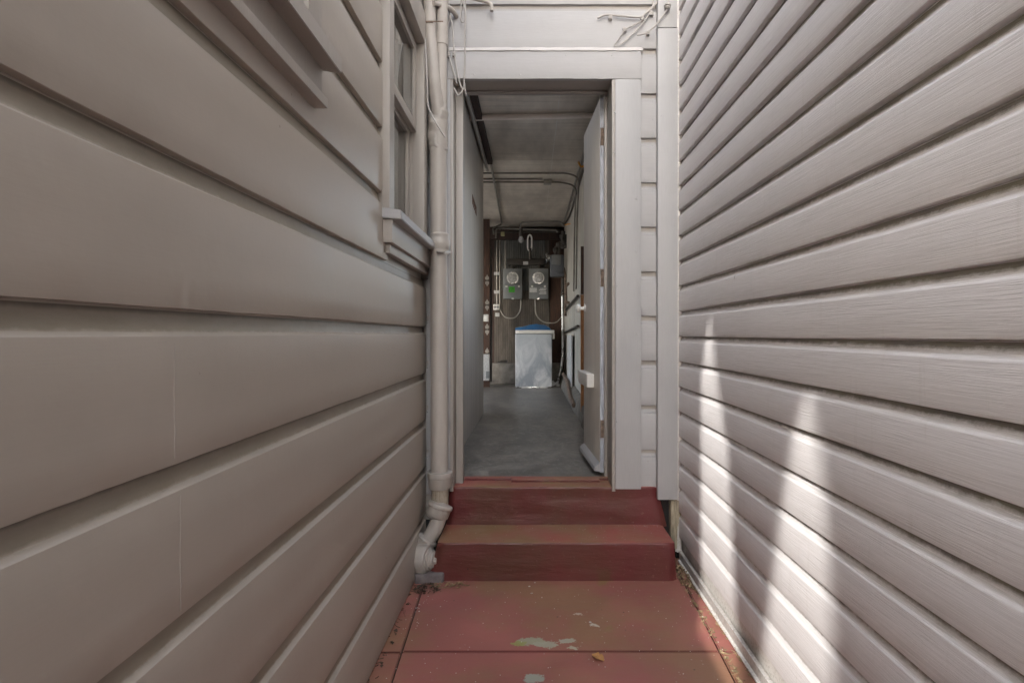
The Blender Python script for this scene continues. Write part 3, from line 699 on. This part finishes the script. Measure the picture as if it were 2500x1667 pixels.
bm = B(); c = K(750, 355, 158); lathe(bm, (c.x-.03, c.y-.08, c.z), (1, 0, 0), [(0, .03), (.01, .075), (.03, .078), (.04, .05), (.08, .045)], 20); obj('regulator', bm, M['steel'], gm, 40)
bm = B(); tube(bm, bend([K(825, 330, 160), K(825, 250, 160), K(880, 245, 160), K(890, 120, 160)], .05), .03, 10); tube(bm, bend([K(850, 330, 160), K(855, 215, 160), K(905, 215, 160), K(905, 150, 160)], .05), .028, 10)
for q in ((825, 280), (850, 235), (885, 250), (895, 215), (905, 245), (880, 165)):
    c = K(*q, 160); lathe(bm, c+Vector((0, 0, -.03)), (0, 0, 1), [(0, .04), (.02, .045), (.05, .045), (.06, .036)], 8)
obj('fittings', bm, M['dark_pipe'], gm, 40)
# conduits
def run(name, label, cat, pts, r, mat, rr=.05, group=None, n=8):
    bm = B(); pts = [Vector(p) for p in pts]; tube(bm, bend(pts, rr), r, n)
    return tag(obj(name, bm, M[mat], loc=pts[0], smooth=50), label, cat, group)
G = 'conduits in the utility room'
run('conduit', 'pale conduit looping down beneath the green stickered meter', 'conduit', [K(350, 100, SB), K(350, 790, SB), K(395, 858, SB), K(480, 862, SB), K(528, 800, SB), K(530, 700, SB)], .011, 'conduit', .18, G)
run('conduit', 'pale conduit looping from the paper labelled meter to the right corner', 'conduit', [K(650, 700, SB), K(652, 830, SB), K(720, 898, SB), K(830, 902, SB), K(880, 840, SB)], .011, 'conduit', .2, G)
run('conduit', 'thin upright conduit dropping from the ceiling to the wall outlet', 'conduit', [K(325, 120, SB), K(325, 745, SB)], .012, 'conduit', .05, G)
run('conduit', 'dark upright pipe in the left back corner, bent at its top', 'conduit', [K(212, 140, 158), K(268, 245, 158), K(274, 300, 158), K(274, 1400, 158)], .018, 'dark_pipe', .1, G)
run('conduit', 'short thin conduit beside the dark board left of the wiring trough', 'conduit', [K(396, 200, SB), K(396, 440, SB)], .010, 'conduit', .1, G)
cl = CZ-.02
def onceil(px, py):      # a point on the ceiling, found from the photo
    s = (VY-py)/(cl-EYE); return P(px, py, s)
run('conduit', 'shiny conduit running lengthwise along the left side of the room ceiling', 'conduit', [onceil(1189, 353), onceil(1202, 419), onceil(1225, 547), K(290, 95, 157), K(296, 150, 157)], .013, 'conduit', .03, G)
for i, (py, xe, lb) in enumerate(((423, 1385, 'first crosswise ceiling conduit, bending down the right wall'), (437, 1350, 'middle crosswise ceiling conduit ending in the box'), (445, 1372, 'last crosswise ceiling conduit, bending down behind the junction box'))):
    s = (VY-py)/(cl-EYE); p0 = P(1100, py, s); e = P(xe, py, s)
    pts = [p0, e, Vector((.51, e.y+.05, cl-.03)), Vector((.51, e.y+.3, cl-.5)), Vector((.51, e.y+.4, 1.7))] if i != 1 else [p0, P(1325, py, s)]
    run('conduit', lb, 'conduit', pts, .010, 'old_pipe', .22, G)
jb = B(); c = onceil(1337, 444); box(jb, c.x-.045, c.x+.045, c.y-.04, c.y+.04, cl-.03, CZ-.002, .006)
tag(obj('junction_box', jb, M['conduit'], loc=c, smooth=40), 'small metal junction box on the crosswise ceiling conduit', 'junction box')
run('conduit', 'pale conduit crossing above the bare bulb to the right corner', 'conduit', [K(522, 100, 158), K(528, 45, 158), K(860, 38, 158), K(900, 80, 158)], .013, 'conduit', .08, G)
run('conduit', 'horizontal conduit behind the bulb along the top of the back wall', 'conduit', [K(316, 180, 156), K(318, 96, 156), K(830, 112, 156), K(840, 130, 156)], .013, 'conduit', .04, G)
run('conduit', 'thicker dark pipe under the ceiling of the back wall', 'conduit', [K(300, 128, 153), K(860, 122, 153)], .02, 'dark_pipe', .04, G)
run('water_hose', 'silver hose dropping along the right corner to the floor', 'hose', [K(880, 640, 160), K(884, 1180, 160), K(866, 1300, 160), K(838, 1410, 160)], .016, 'steel', .4)
run('conduit', 'dark upright riser in the right corner above the silver hose', 'conduit', [K(884, 520, 158), K(884, 660, 158)], .022, 'dark_pipe', .1, G)
run('conduit', 'dark pipe crossing the right board wall at meter height', 'conduit', [Vector((.505, 8.9, 1.53)), Vector((.505, 6.2, 1.60))], .016, 'dark_pipe', .1, G)
run('conduit', 'dark pipe crossing the right board wall below the other', 'conduit', [Vector((.505, 8.9, 1.20)), Vector((.505, 6.2, 1.27))], .016, 'dark_pipe', .1, G)
run('conduit', 'thin conduit along the top edge of the right board wall', 'conduit', [Vector((.50, 3.9, CZ-.02)), Vector((.50, 9.1, CZ-.02))], .012, 'conduit', .1, G)
run('conduit', 'second conduit sagging along the top of the right board wall', 'conduit', [Vector((.52, 3.9, CZ-.14)), Vector((.515, 6, CZ-.10)), Vector((.515, 7.6, CZ-.17)), Vector((.50, 8.9, CZ-.06))], .012, 'dark_pipe', .6, G)
# bulb and its socket
bl = empty('light_bulb', K(530, 100, 162), 'unlit bare clear bulb hanging from a pipe fitting under the ceiling', 'light bulb')
bm = B(); c = K(529, 100, 162); lathe(bm, c, (0, 0, -1), [(0, .025), (.05, .025), (.055, .032), (.11, .030), (.12, .02)], 14); obj('socket', bm, M['dark_pipe'], bl, 40)
bm = B(); lathe(bm, K(529, 148, 162), (0, 0, -1), [(0, .018), (.03, .022), (.06, .036), (.085, .040), (.11, .034), (.125, .015), (.128, .003)], 18); obj('glass', bm, M['bulb'], bl, 60)
tl = empty('cage_lamp', K(605, 355, 158), 'unlit hand lamp with a looped white tube standing on the wiring trough', 'lamp')
bm = B(); c = K(604, 220, 156)
pts = [c+Vector((.032*math.cos(a), 0, .075*math.sin(a)+(.05 if math.sin(a) > 0 else -.05))) for a in [i/24*2*math.pi for i in range(25)]]
tube(bm, pts, .013, 8); obj('tube', bm, M['porcelain'], tl, 60)
bm = B(); tube(bm, [K(604, 268, 156), K(605, 300, 156), K(606, 356, 156)], [.03, .018, .02], 10); obj('stem', bm, M['dark_pipe'], tl, 40)
# outlet, switch, box, hinges
ot = empty('wall_outlet', K(320, 765, SB), 'white double outlet at the foot of the thin conduit', 'outlet')
bm = B(); plate(bm, 295, 346, 742, 790, SB, .05, .008); obj('box', bm, M['white'], ot, 40)
for cx in (308, 333):
    bm = B(); c = K(cx, 766, SB); lathe(bm, (c.x, c.y-.05, c.z), (0, -1, 0), [(0, .022), (.003, .022)], 12); obj('socket', bm, M['meter_grey'], ot)
bm = B(); plate(bm, 312, 346, 815, 845, SB, .03, .004); tag(obj('paper_tag', bm, M['label'], loc=K(330, 845, SB)), 'tilted grey tag hanging below the wall outlet', 'tag')
bm = B(); plate(bm, 205, 254, 828, 888, 162, .03, .004); sw = obj('light_switch', bm, M['white'], loc=K(230, 888, 162), smooth=40); tag(sw, 'white switch plate on the brown post beside the partition', 'switch')
bm = B(); plate(bm, 212, 246, 845, 872, FP/(FP/162-.03), .008, .002); obj('rocker', bm, M['porcelain'], sw, 40)
hb = empty('wall_heater', K(240, 1400, 164), 'pale narrow metal cabinet low down beside the partition', 'cabinet')
bm = B(); plate(bm, 150, 264, 1165, 1385, 164, .12, .006); obj('body', bm, M['label'], hb, 40)
bm = B(); plate(bm, 232, 262, 1310, 1370, FP/(FP/164-.12), .004, .001); obj('panel', bm, M['meter_grey'], hb, 40)
for i, (cy, lb) in enumerate(((540, 'topmost spade shaped strap hinge on the brown post'), (748, 'spade shaped strap hinge just above the white switch'), (955, 'spade shaped strap hinge just below the white switch'), (1160, 'lowest spade shaped strap hinge, above the pale cabinet'))):
    t = empty('strap_hinge', K(242, cy, 161), lb, 'hinge', 'spade shaped strap hinges')
    for sgn in (1, -1):
        bm = B(); c = K(242, cy, 161.5); q = [(0, .0), (.030, .012), (.030, .04), (.014, .055), (.0, .085), (-.014, .055), (-.030, .04), (-.030, .012)]
        prism(bm, [(c.x+a_, c.y-.012, c.z+sgn*(b_+.008)) for a_, b_ in q], (0, -.006, 0)); obj('leaf', bm, M['conduit'], t)
    bm = B(); c = K(242, cy, 161.5); tube(bm, [(c.x-.03, c.y-.02, c.z), (c.x+.03, c.y-.02, c.z)], .009, 8); obj('pin', bm, M['dark_pipe'], t, 40)
# washer
SW = 163.0; YW = FP/SW
wa = empty('washing_machine', ((1305-VX)/SW*0+.015, YW+.3, FZ), 'grey white washing machine seen from its scuffed side with a pale lid', 'washing machine')
a, b = K(480, 1452, SW), K(793, 992, SW)
bm = B(); box(bm, a.x, b.x, YW, YW+.62, FZ+.02, b.z, .015, seg=3); obj('body', bm, M['washer'], wa, 40)
bm = B(); box(bm, a.x+.004, b.x+.035, YW-.006, YW+.64, b.z+.002, K(0, 960, SW).z, .012, seg=3); obj('lid', bm, M['white'], wa, 40)
bm = B(); box(bm, b.x+.003, b.x+.04, YW+.02, YW+.5, b.z-.08, b.z+.01, .012); obj('handle', bm, M['white'], wa, 40)
bm = B(); box(bm, a.x+.004, a.x+.055, YW-.009, YW-.006, K(0, 985, SW).z, K(0, 965, SW).z); obj('badge', bm, M['porcelain'], wa)
bm = B(); box(bm, a.x+.01, b.x-.01, YW+.004, YW+.6, FZ, FZ+.022, .003); obj('plinth', bm, M['steel'], wa, 40)
bm = B(); px = [(480, 958), (482, 940), (540, 932), (600, 914), (660, 910), (730, 918), (775, 938), (788, 958)]
prism(bm, [K(a_, b_, SW)+Vector((0, .06, 0)) for a_, b_ in px], (0, .42, 0)); bmesh.ops.subdivide_edges(bm, edges=bm.edges[:], cuts=3, use_grid_fill=True); bmesh.ops.triangulate(bm, faces=bm.faces[:]); lumpy(bm, .012, 9)
tag(obj('plastic_bag', bm, M['blue'], loc=K(635, 958, SW), smooth=70), 'rumpled blue plastic sheet lying on top of the washing machine', 'plastic sheet')
bm = B(); c = K(825, 1425, 161)
for k in range(9):
    random.seed(k); d = Vector((random.uniform(-.08, .05), random.uniform(-.04, .1), 0)); box(bm, c.x+d.x-.02, c.x+d.x+.025, c.y+d.y-.02, c.y+d.y+.02, FZ+.002+k*.006, FZ+.03+k*.008, .008)
tag(obj('rag', bm, M['label'], loc=Vector((c.x, c.y, FZ)), smooth=60), 'small pale crumpled rag on the floor right of the washing machine', 'rag')
va = empty('shutoff_valve', (.49, 8.0, 1.72), 'small dark shutoff valve with pipe stubs low on the right board wall', 'valve')
bm = B(); tube(bm, bend([(.53, 7.9, 1.62), (.48, 7.9, 1.62), (.48, 8.0, 1.86), (.53, 8.0, 1.90)], .03), .02, 8); tube(bm, [(.48, 7.97, 1.74), (.43, 7.97, 1.75)], .012, 8); obj('body', bm, M['rust'], va, 40)
bm = B(); lathe(bm, (.43, 7.97, 1.75), (-1, 0, 0), [(0, .035), (.012, .035)], 10); obj('handle', bm, M['dark_pipe'], va, 40)
run('conduit', 'rusty short pipe standing beside the valve on the right board wall', 'conduit', [(.50, 8.4, 1.45), (.50, 8.4, 2.05), (.50, 8.8, 2.2)], .018, 'rust', .1, G)
bm = B(); a, b = K(352, 1238, 156), K(412, 1216, 156); box(bm, a.x, b.x, a.y-.06, a.y+.05, a.z, b.z, .008); box(bm, a.x-.04, a.x+.02, a.y-.03, a.y, a.z, a.z+.02, .004)
tag(obj('hand_tool', bm, M['dark_pipe'], loc=a, smooth=40), 'small dark tool left on the concrete ledge under the beadboard', 'tool')
bm = B(); a = K(374, 145, 157); box(bm, a.x-.03, a.x+.03, a.y-.03, a.y+.02, a.z-.03, a.z+.03, .006); tag(obj('junction_box', bm, M['yellowed'], loc=a, smooth=40), 'small yellowed plastic box on the pipe above the back wall', 'junction box')
bm = B(); plate(bm, 300, 345, 468, 494, SB, .02, .003); tag(obj('conduit_clamp', bm, M['label'], loc=K(320, 490, SB)), 'upper grey clamp plate across the thin conduit left of the meters', 'clamp', 'conduit clamps')
bm = B(); plate(bm, 300, 345, 624, 650, SB, .02, .003); tag(obj('conduit_clamp', bm, M['label'], loc=K(320, 646, SB)), 'lower grey clamp plate across the thin conduit left of the meters', 'clamp', 'conduit clamps')
# leaning board and curb pipes
bm = B(); box(bm, .49, .505, 7.0, 7.75, FZ+.14, 1.17, .002); tag(obj('leaning_board', bm, M['label'], loc=(.5, 7.4, FZ)), 'grey board leaning against the right board wall by the corner', 'board')
run('floor_pipe', 'rusty pipe lying on the curb along the right wall', 'pipe', [(.465, 8.4, FZ+.22), (.455, 7.2, FZ+.20), (.44, 6.4, FZ+.09), (.44, 5.9, FZ+.07)], .025, 'rust', .1)
# fluorescent strip at the upper left, along the partition
fl = empty('strip_light', (PX+.04, 4.6, CZ), 'unlit strip light fixed in the angle of partition and ceiling', 'light')
bm = B(); box(bm, PX+.05, PX+.10, 4.0, 5.7, CZ-.05, CZ-.001, .004); obj('batten', bm, M['dark_wood'], fl, 40)
bm = B(); tube(bm, [(PX+.03, 3.7, CZ-.05), (PX+.03, 5.9, CZ-.05)], .016, 10); obj('tube', bm, M['jamb'], fl, 40)
# brown sticker on the partition
bm = B(); s = 284.0
random.seed(3)
for i in range(9):
    for j in range(5):
        if random.random() < .13: continue
        y_ = 4.70+i*.040; z_ = 2.262+j*.016-(i*.0035)
        box(bm, PX, PX+.0015, y_, y_+.0405, z_, z_+.0165)
tag(obj('old_sticker', bm, M['sticker'], loc=(PX, 4.87, 2.3)), 'torn brown sticker remnant on the painted partition inside the doorway', 'sticker')
run('yellow_tie', 'yellow plastic tie on the ceiling conduit above the door leaf', 'tie', [U(1145, 765, 262), U(1160, 800, 262), U(1168, 812, 262), U(1205, 808, 262)], .010, 'yellow', .01, 'yellow ties')
run('yellow_tie', 'yellow string hanging at the far right corner of the ceiling', 'tie', [U(1125, 1315, 190), U(1118, 1350, 185), U(1015, 1368, 170)], .008, 'yellow', .02, 'yellow ties')

# ------------------------------------------------------------------ drain stack on the left of the doorway
SP = 478.0
st_ = empty('drain_pipe', P(1072, 1360, SP)*1, 'thick taupe painted drain stack left of the doorway with an elbow at its foot', 'pipe')
def vtube(bm, pts, r, n=24, lump=.0008, f=20, sub=.02):
    q = [Vector(pts[0])]; rr = [r[0] if isinstance(r, list) else r]
    R_ = r if isinstance(r, list) else [r]*len(pts)
    for i in range(1, len(pts)):
        a, b = Vector(pts[i-1]), Vector(pts[i]); k = max(1, int((b-a).length/sub))
        for j in range(1, k+1): q.append(a.lerp(b, j/k)); rr.append(R_[i-1]+(R_[i]-R_[i-1])*j/k)
    tube(bm, q, rr, n)
    for v in bm.verts: v.co += noise.noise_vector(v.co*f)*lump
bm = B(); vtube(bm, [P(1071, 300, SP), P(1070, 400, SP), P(1071, 560, SP), P(1072, 800, SP), P(1073, 1165, SP)], [.046, .044, .042, .0435, .044]); obj('stack', bm, M['pipe'], st_, 50)
bm = B(); vtube(bm, [P(1080, -700, SP), P(1079, -30, SP), P(1077, 120, SP), P(1076, 280, SP)], [.031, .031, .030, .033]); vtube(bm, [P(1077, 85, SP), P(1077, 112, SP)], .034); obj('branch', bm, M['pipe'], st_, 50)
bm = B(); vtube(bm, [P(1050, -700, 485), P(1048, -30, 485), P(1050, 80, 485), P(1060, 200, 485), P(1072, 290, 480)], [.030, .030, .030, .032, .036]); obj('branch', bm, M['pipe'], st_, 50)
bm = B(); vtube(bm, [P(1074, 245, SP), P(1072, 275, SP), P(1068, 310, SP), P(1069, 340, SP), P(1071, 370, SP)], [.036, .047, .051, .051, .045], lump=.010, f=21, sub=.006); lumpy(bm, .004, 55); obj('patch', bm, M['pipe'], st_, 60)
def ring(bm, p0, p1, prof, n=28):
    p0, p1 = Vector(p0), Vector(p1); lathe(bm, p0, p1-p0, [(t*(p1-p0).length, r) for t, r in prof], n)
bm = B(); ring(bm, P(1073, 570, SP), P(1073, 612, SP), [(0, .043), (.05, .048), (.12, .049), (.2, .0475), (.35, .0475), (.42, .052), (.62, .053), (.85, .050), (1, .044)]); obj('coupling', bm, M['pipe'], st_, 40)
bm = B(); ring(bm, P(1074, 1150, SP), P(1074, 1192, SP), [(0, .044), (.02, .063), (.12, .065), (.3, .064), (.34, .060), (.9, .058), (1, .05)]); obj('coupling', bm, M['pipe'], st_, 40, label='lowest wide coupling with a yellowed rim')
bm = B(); vtube(bm, [P(1074, 1188, SP), P(1074, 1240, SP)], .043); obj('stub', bm, M['pipe_dirty'], st_, 50)
e0, e1, e2, e3 = P(1079, 1222, 484), P(1074, 1252, 486), P(1052, 1302, 490), P(1030, 1335, 492)
bm = B(); pp = spline([P(1076, 1235, 482), e1, P(1064, 1285, 488), P(1048, 1312, 490), e3], 6); vtube(bm, pp, .038, sub=.01); obj('elbow', bm, M['pipe'], st_, 50)
d = (P(1060, 1278, 487)-P(1078, 1225, 484)).normalized()
bm = B(); p0 = P(1077, 1228, 484); lathe(bm, p0, d, [(0, .040), (.004, .062), (.012, .065), (.022, .063), (.026, .059), (.062, .057), (.070, .050), (.078, .038)], 28); obj('collar', bm, M['pipe'], st_, 40)
d2 = (e3-e2).normalized(); bm = B(); lathe(bm, e2+d2*.02, d2, [(0, .038), (.006, .052), (.014, .055), (.02, .050), (.07, .047)], 28); obj('collar', bm, M['pipe'], st_, 40)
bm = B(); c = P(1020, 1362, 500); ax = Vector((1, -.28, 0))
lathe(bm, c+Vector((-.035, .01, -.0)), ax, [(0, .03), (.004, .066), (.05, .070), (.085, .070), (.094, .066), (.096, .058)], 32); obj('cleanout_hub', bm, M['pipe'], st_, 40)
bm = B(); lathe(bm, c+Vector((-.035, .01, 0))+ax.normalized()*.09, ax, [(0, .052), (.014, .052), (.018, .044), (.026, .043), (.030, .036), (.036, .034), (.038, .020)], 28)
lathe(bm, c+Vector((-.035, .01, 0))+ax.normalized()*.126, ax, [(0, .020), (.016, .019)], 8); obj('cleanout_plug', bm, M['pipe'], st_, 30)
bm = B(); tube(bm, [P(1050, 614, 470), P(1085, 617, 500), P(1098, 616, 480)], .006, 6)
a = P(1072, 616, SP); lathe(bm, (a.x, a.y, a.z-.012), (0, 0, 1), [(0, .0475), (.024, .0475)], 28); box(bm, a.x-.1, a.x-.03, a.y-.01, a.y+.01, a.z-.011, a.z+.011); obj('strap', bm, M['pipe'], st_, 40)
bm = B(); a = P(1048, 62, 485); lathe(bm, (a.x, a.y, a.z-.004), (0, 0, 1), [(0, .0325), (.006, .0325)], 24); box(bm, a.x-.06, a.x+.075, a.y-.036, a.y-.032, a.z-.003, a.z+.002); obj('strap', bm, M['rust'], st_, 40)

# small vent pipes over the door head, with open lower ends
for pts, lb in (([T(465, 25, 490), T(540, 45, 478), T(595, 72, 470), T(630, 120, 462)], 'short bent pipe stub leaving the drain stack under the cables'), ([T(700, -20, 470), T(790, 0, 468), T(850, 18, 468), T(880, 45, 468), T(882, 82, 468)], 'short painted pipe stub bending down over the door head')):
    bm = B(); vtube(bm, spline(pts, 6), .0105 if 'over' in lb else .012, 14, .0006, 30)
    tag(obj('pipe_stub', bm, M['pipe'], loc=pts[0], smooth=60), lb, 'pipe', 'pipe stubs over the door')

# ------------------------------------------------------------------ cables
def cable(lb, pts, r=.0035, s=464.0):
    bm = B(); q = [T(a[0], a[1], (a[2] if len(a) > 2 else s)) for a in pts]
    q = spline(q, 7); tube(bm, q, r*1.2, 7)
    for v in bm.verts: v.co += noise.noise_vector(v.co*30)*.0008
    tag(obj('cable', bm, M['cable'], loc=q[0], smooth=60), lb, 'cable', 'painted cables around the doorway')
cable('longest straight cable hanging down across the left end of the door head', [(668, -20), (688, 60), (695, 120), (690, 250), (690, 400), (688, 500), (684, 600), (700, 690)], .0035, 468)
cable('looped cable end hanging at the top edge beside the pipe stub', [(660, -10), (662, 60), (658, 130), (672, 162), (690, 150), (694, 60), (690, -10)], .003, 467)
cable('cable dropping beside the drain stack through a small clip', [(570, -20), (582, 110), (602, 200), (608, 330), (616, 400), (630, 500), (655, 600), (672, 640)], .0035, 468)
cable('cable nearest the drain stack ending at the door head corner', [(582, 120), (566, 200), (570, 330), (578, 410), (600, 490), (632, 602)], .0035, 468)
cable('short cable hook curling under the door head corner', [(612, 632), (628, 665), (642, 686), (662, 668), (682, 630), (690, 600)], .004, 470)
cable('thin cable running down the outside of the drain stack', [(398, 220, 490), (408, 350, 495), (418, 560, 500), (424, 740, 500), (445, 810, 502), (500, 910, 508), (548, 985, 508)], .0035)
cable('level cable clipped over the right end of the door head', [(1640, 132), (1690, 112), (1740, 110), (1850, 120), (1945, 126), (1985, 100), (2040, 50), (2095, -10)], .0045)
cable('cable zigzagging down to a hook over the right end of the door head', [(1965, 112), (1962, 145), (1905, 180), (1850, 205), (1820, 240), (1770, 315), (1765, 332), (1800, 326), (1850, 285), (1930, 210), (2000, 120), (2035, 50), (2040, -10)], .003)
cable('cable crossing the corner board down from the white knob insulator', [(1925, 252), (1950, 250), (1995, 235), (2045, 195), (2090, 140), (2135, 75), (2146, 40), (2146, -10)], .0035, 470)
for i, (cx, cy, lb) in enumerate(((1733, 125, 'square clip on the level cable over the door head'), (1835, 212, 'small clip on the zigzagging cable'), (2003, 236, 'clip holding the cable beside the corner board'), (2030, 98, 'clip at the crossing of cables near the corner board'), (1962, 128, 'knot where the level cable meets the zigzag one'), (616, 408, 'clip on the cable left of the door head'), (578, 410, 'clip on the cable nearest the drain stack'))):
    bm = B(); c = T(cx, cy); dp = .028 if cx < 700 else 0; box(bm, c.x-.009, c.x+.009, YF-.021-dp, YF-.001-dp, c.z-.010, c.z+.011, .002)
    lathe(bm, (c.x, YF-.020-dp, c.z+.003), (0, -1, 0), [(0, .004), (.004, .003)], 8)
    tag(obj('cable_clip', bm, M['cable'], loc=c, smooth=40), lb, 'clip', 'painted cable clips')
bm = B(); c = T(2142, 48, 470); lathe(bm, c, (0, 0, -1), [(-.012, .006), (-.01, .016), (-.003, .018), (-.001, .012), (.003, .012), (.005, .017), (.012, .015), (.016, .006)], 18)
tag(obj('knob_insulator', bm, M['cable'], loc=c, smooth=50), 'round ribbed insulator on the top of the corner board', 'insulator')

# ------------------------------------------------------------------ litter
def leafmesh(bm, c, size, ang, lift=.0, cur=.3):
    q = [(0, -.5), (.22, -.32), (.36, -.1), (.25, .0), (.42, .22), (.2, .26), (.1, .55), (-.08, .3), (-.3, .36), (-.24, .08), (-.4, -.05), (-.2, -.25)]
    M3 = Matrix.Rotation(ang, 3, 'Z'); ctr = bm.verts.new(Vector(c)+Vector((0, 0, lift+.002)))
    vs_ = []
    for a, b in q:
        p = M3 @ Vector((a*size, b*size, 0)); p.z = lift+abs(a)*size*cur+abs(nz((a*5, b*5, ang)))*size*.3+.001
        vs_.append(bm.verts.new(Vector(c)+p))
    for i in range(len(vs_)): bm.faces.new((ctr, vs_[i], vs_[(i+1) % len(vs_)]))
bm = B(); g = L(1295, 1418, (1608-VY)/EYE); leafmesh(bm, (g.x, g.y, .001), .055, .9)
o = obj('fallen_leaf', bm, M['leaf_dry'], loc=(g.x, g.y, 0)); tag(o, 'curled tan dry leaf lying alone on the red pavement by the joint', 'leaf')
md = o.modifiers.new('thick', 'SOLIDIFY'); md.thickness = .0006
def litter(name, label, cx, cy, rx, ry, n, seed, mats, z=0.0, h=.03):
    random.seed(seed); bm = B()
    for i in range(n):
        a = random.uniform(0, 6.28); r = math.sqrt(random.random()); x_, y_ = cx+rx*r*math.cos(a), cy+ry*r*math.sin(a)
        lift = random.random()*h*(1-r)
        if random.random() < .45:
            d_ = random.uniform(0, 3.14); l_ = random.uniform(.01, .035); t_ = random.uniform(-.3, .5)
            v_ = Vector((math.cos(d_)*l_, math.sin(d_)*l_, l_*t_*.5)); p = Vector((x_, y_, z+lift+.003)); tube(bm, [p-v_*.5+Vector((0, 0, abs(v_.z)*.5)), p, p+v_*.5+Vector((0, 0, abs(v_.z)))], random.uniform(.0006, .0014), 5)
        else: leafmesh(bm, (x_, y_, z), random.uniform(.008, .022), a, lift, .5)
    tag(obj(name, bm, mats), label, 'litter', kind='stuff')
litter('leaf_litter', 'dry leaves and twigs in the corner right of the lower step', .735, 2.76, .035, .13, 170, 1, M['litter'], 0, .06)
litter('leaf_litter', 'dark damp twigs and leaves in the corner left of the lower step', -.485, 2.63, .06, .055, 90, 2, M['litter_dark'], 0, .03)
litter('leaf_litter', 'thin brown litter trailing from the foot of the drain pipe', -.39, 2.67, .09, .03, 70, 5, M['litter'], 0, .015)
litter('joint_grit', 'light grit scattered along the right pavement joint', .715, 2.25, .012, .5, 120, 3, M['litter'], -.004, .002)
litter('leaf_litter', 'broken twigs and crumbs along the foot of the vinyl siding', .765, 2.2, .012, .62, 150, 8, M['litter'], 0, .008)
litter('leaf_litter', 'dark crumbs gathered along the foot of the left wall', -.548, 1.9, .014, .9, 80, 9, M['litter_dark'], -.004, .006)
def flakes(name, label, pts, mat, size):
    bm = B()
    for i, (x_, y_, z_) in enumerate(pts):
        random.seed(i*13+5); s_ = random.uniform(*size); a = random.uniform(0, 6.28); k = random.randint(4, 6)
        q = [(x_+math.cos(a+6.28*j/k)*s_*random.uniform(.5, 1.1), y_+math.sin(a+6.28*j/k)*s_*random.uniform(.4, .8), z_+.0016) for j in range(k)]
        prism(bm, q, (0, 0, .0012))
    tag(obj(name, bm, mat), label, 'flakes', kind='stuff')
random.seed(11)
pts = [(random.uniform(-.5, .74), random.uniform(1.75, 2.7), 0) for _ in range(130)] + [(random.uniform(-.42, .66), random.uniform(2.74, 2.96), .186) for _ in range(34)] + [(random.uniform(.5, .66), random.uniform(2.93, 2.965), .186) for _ in range(16)] + [(random.gauss(-.49, .03), random.uniform(2.2, 2.6), 0) for _ in range(24)]
flakes('paint_flakes', 'tiny pale paint flakes scattered over the red pavement and tread', pts, M['flake'], (.0008, .0028))
flakes('petals', 'white petals lying near the foot of the lower step', [(-.012, 2.66, 0), (.015, 2.70, 0), (-.49, 2.48, 0), (-.48, 2.42, 0), (-.50, 2.45, 0), (.24, 2.33, 0), (.0, 2.59, 0)], M['flake'], (.005, .009))
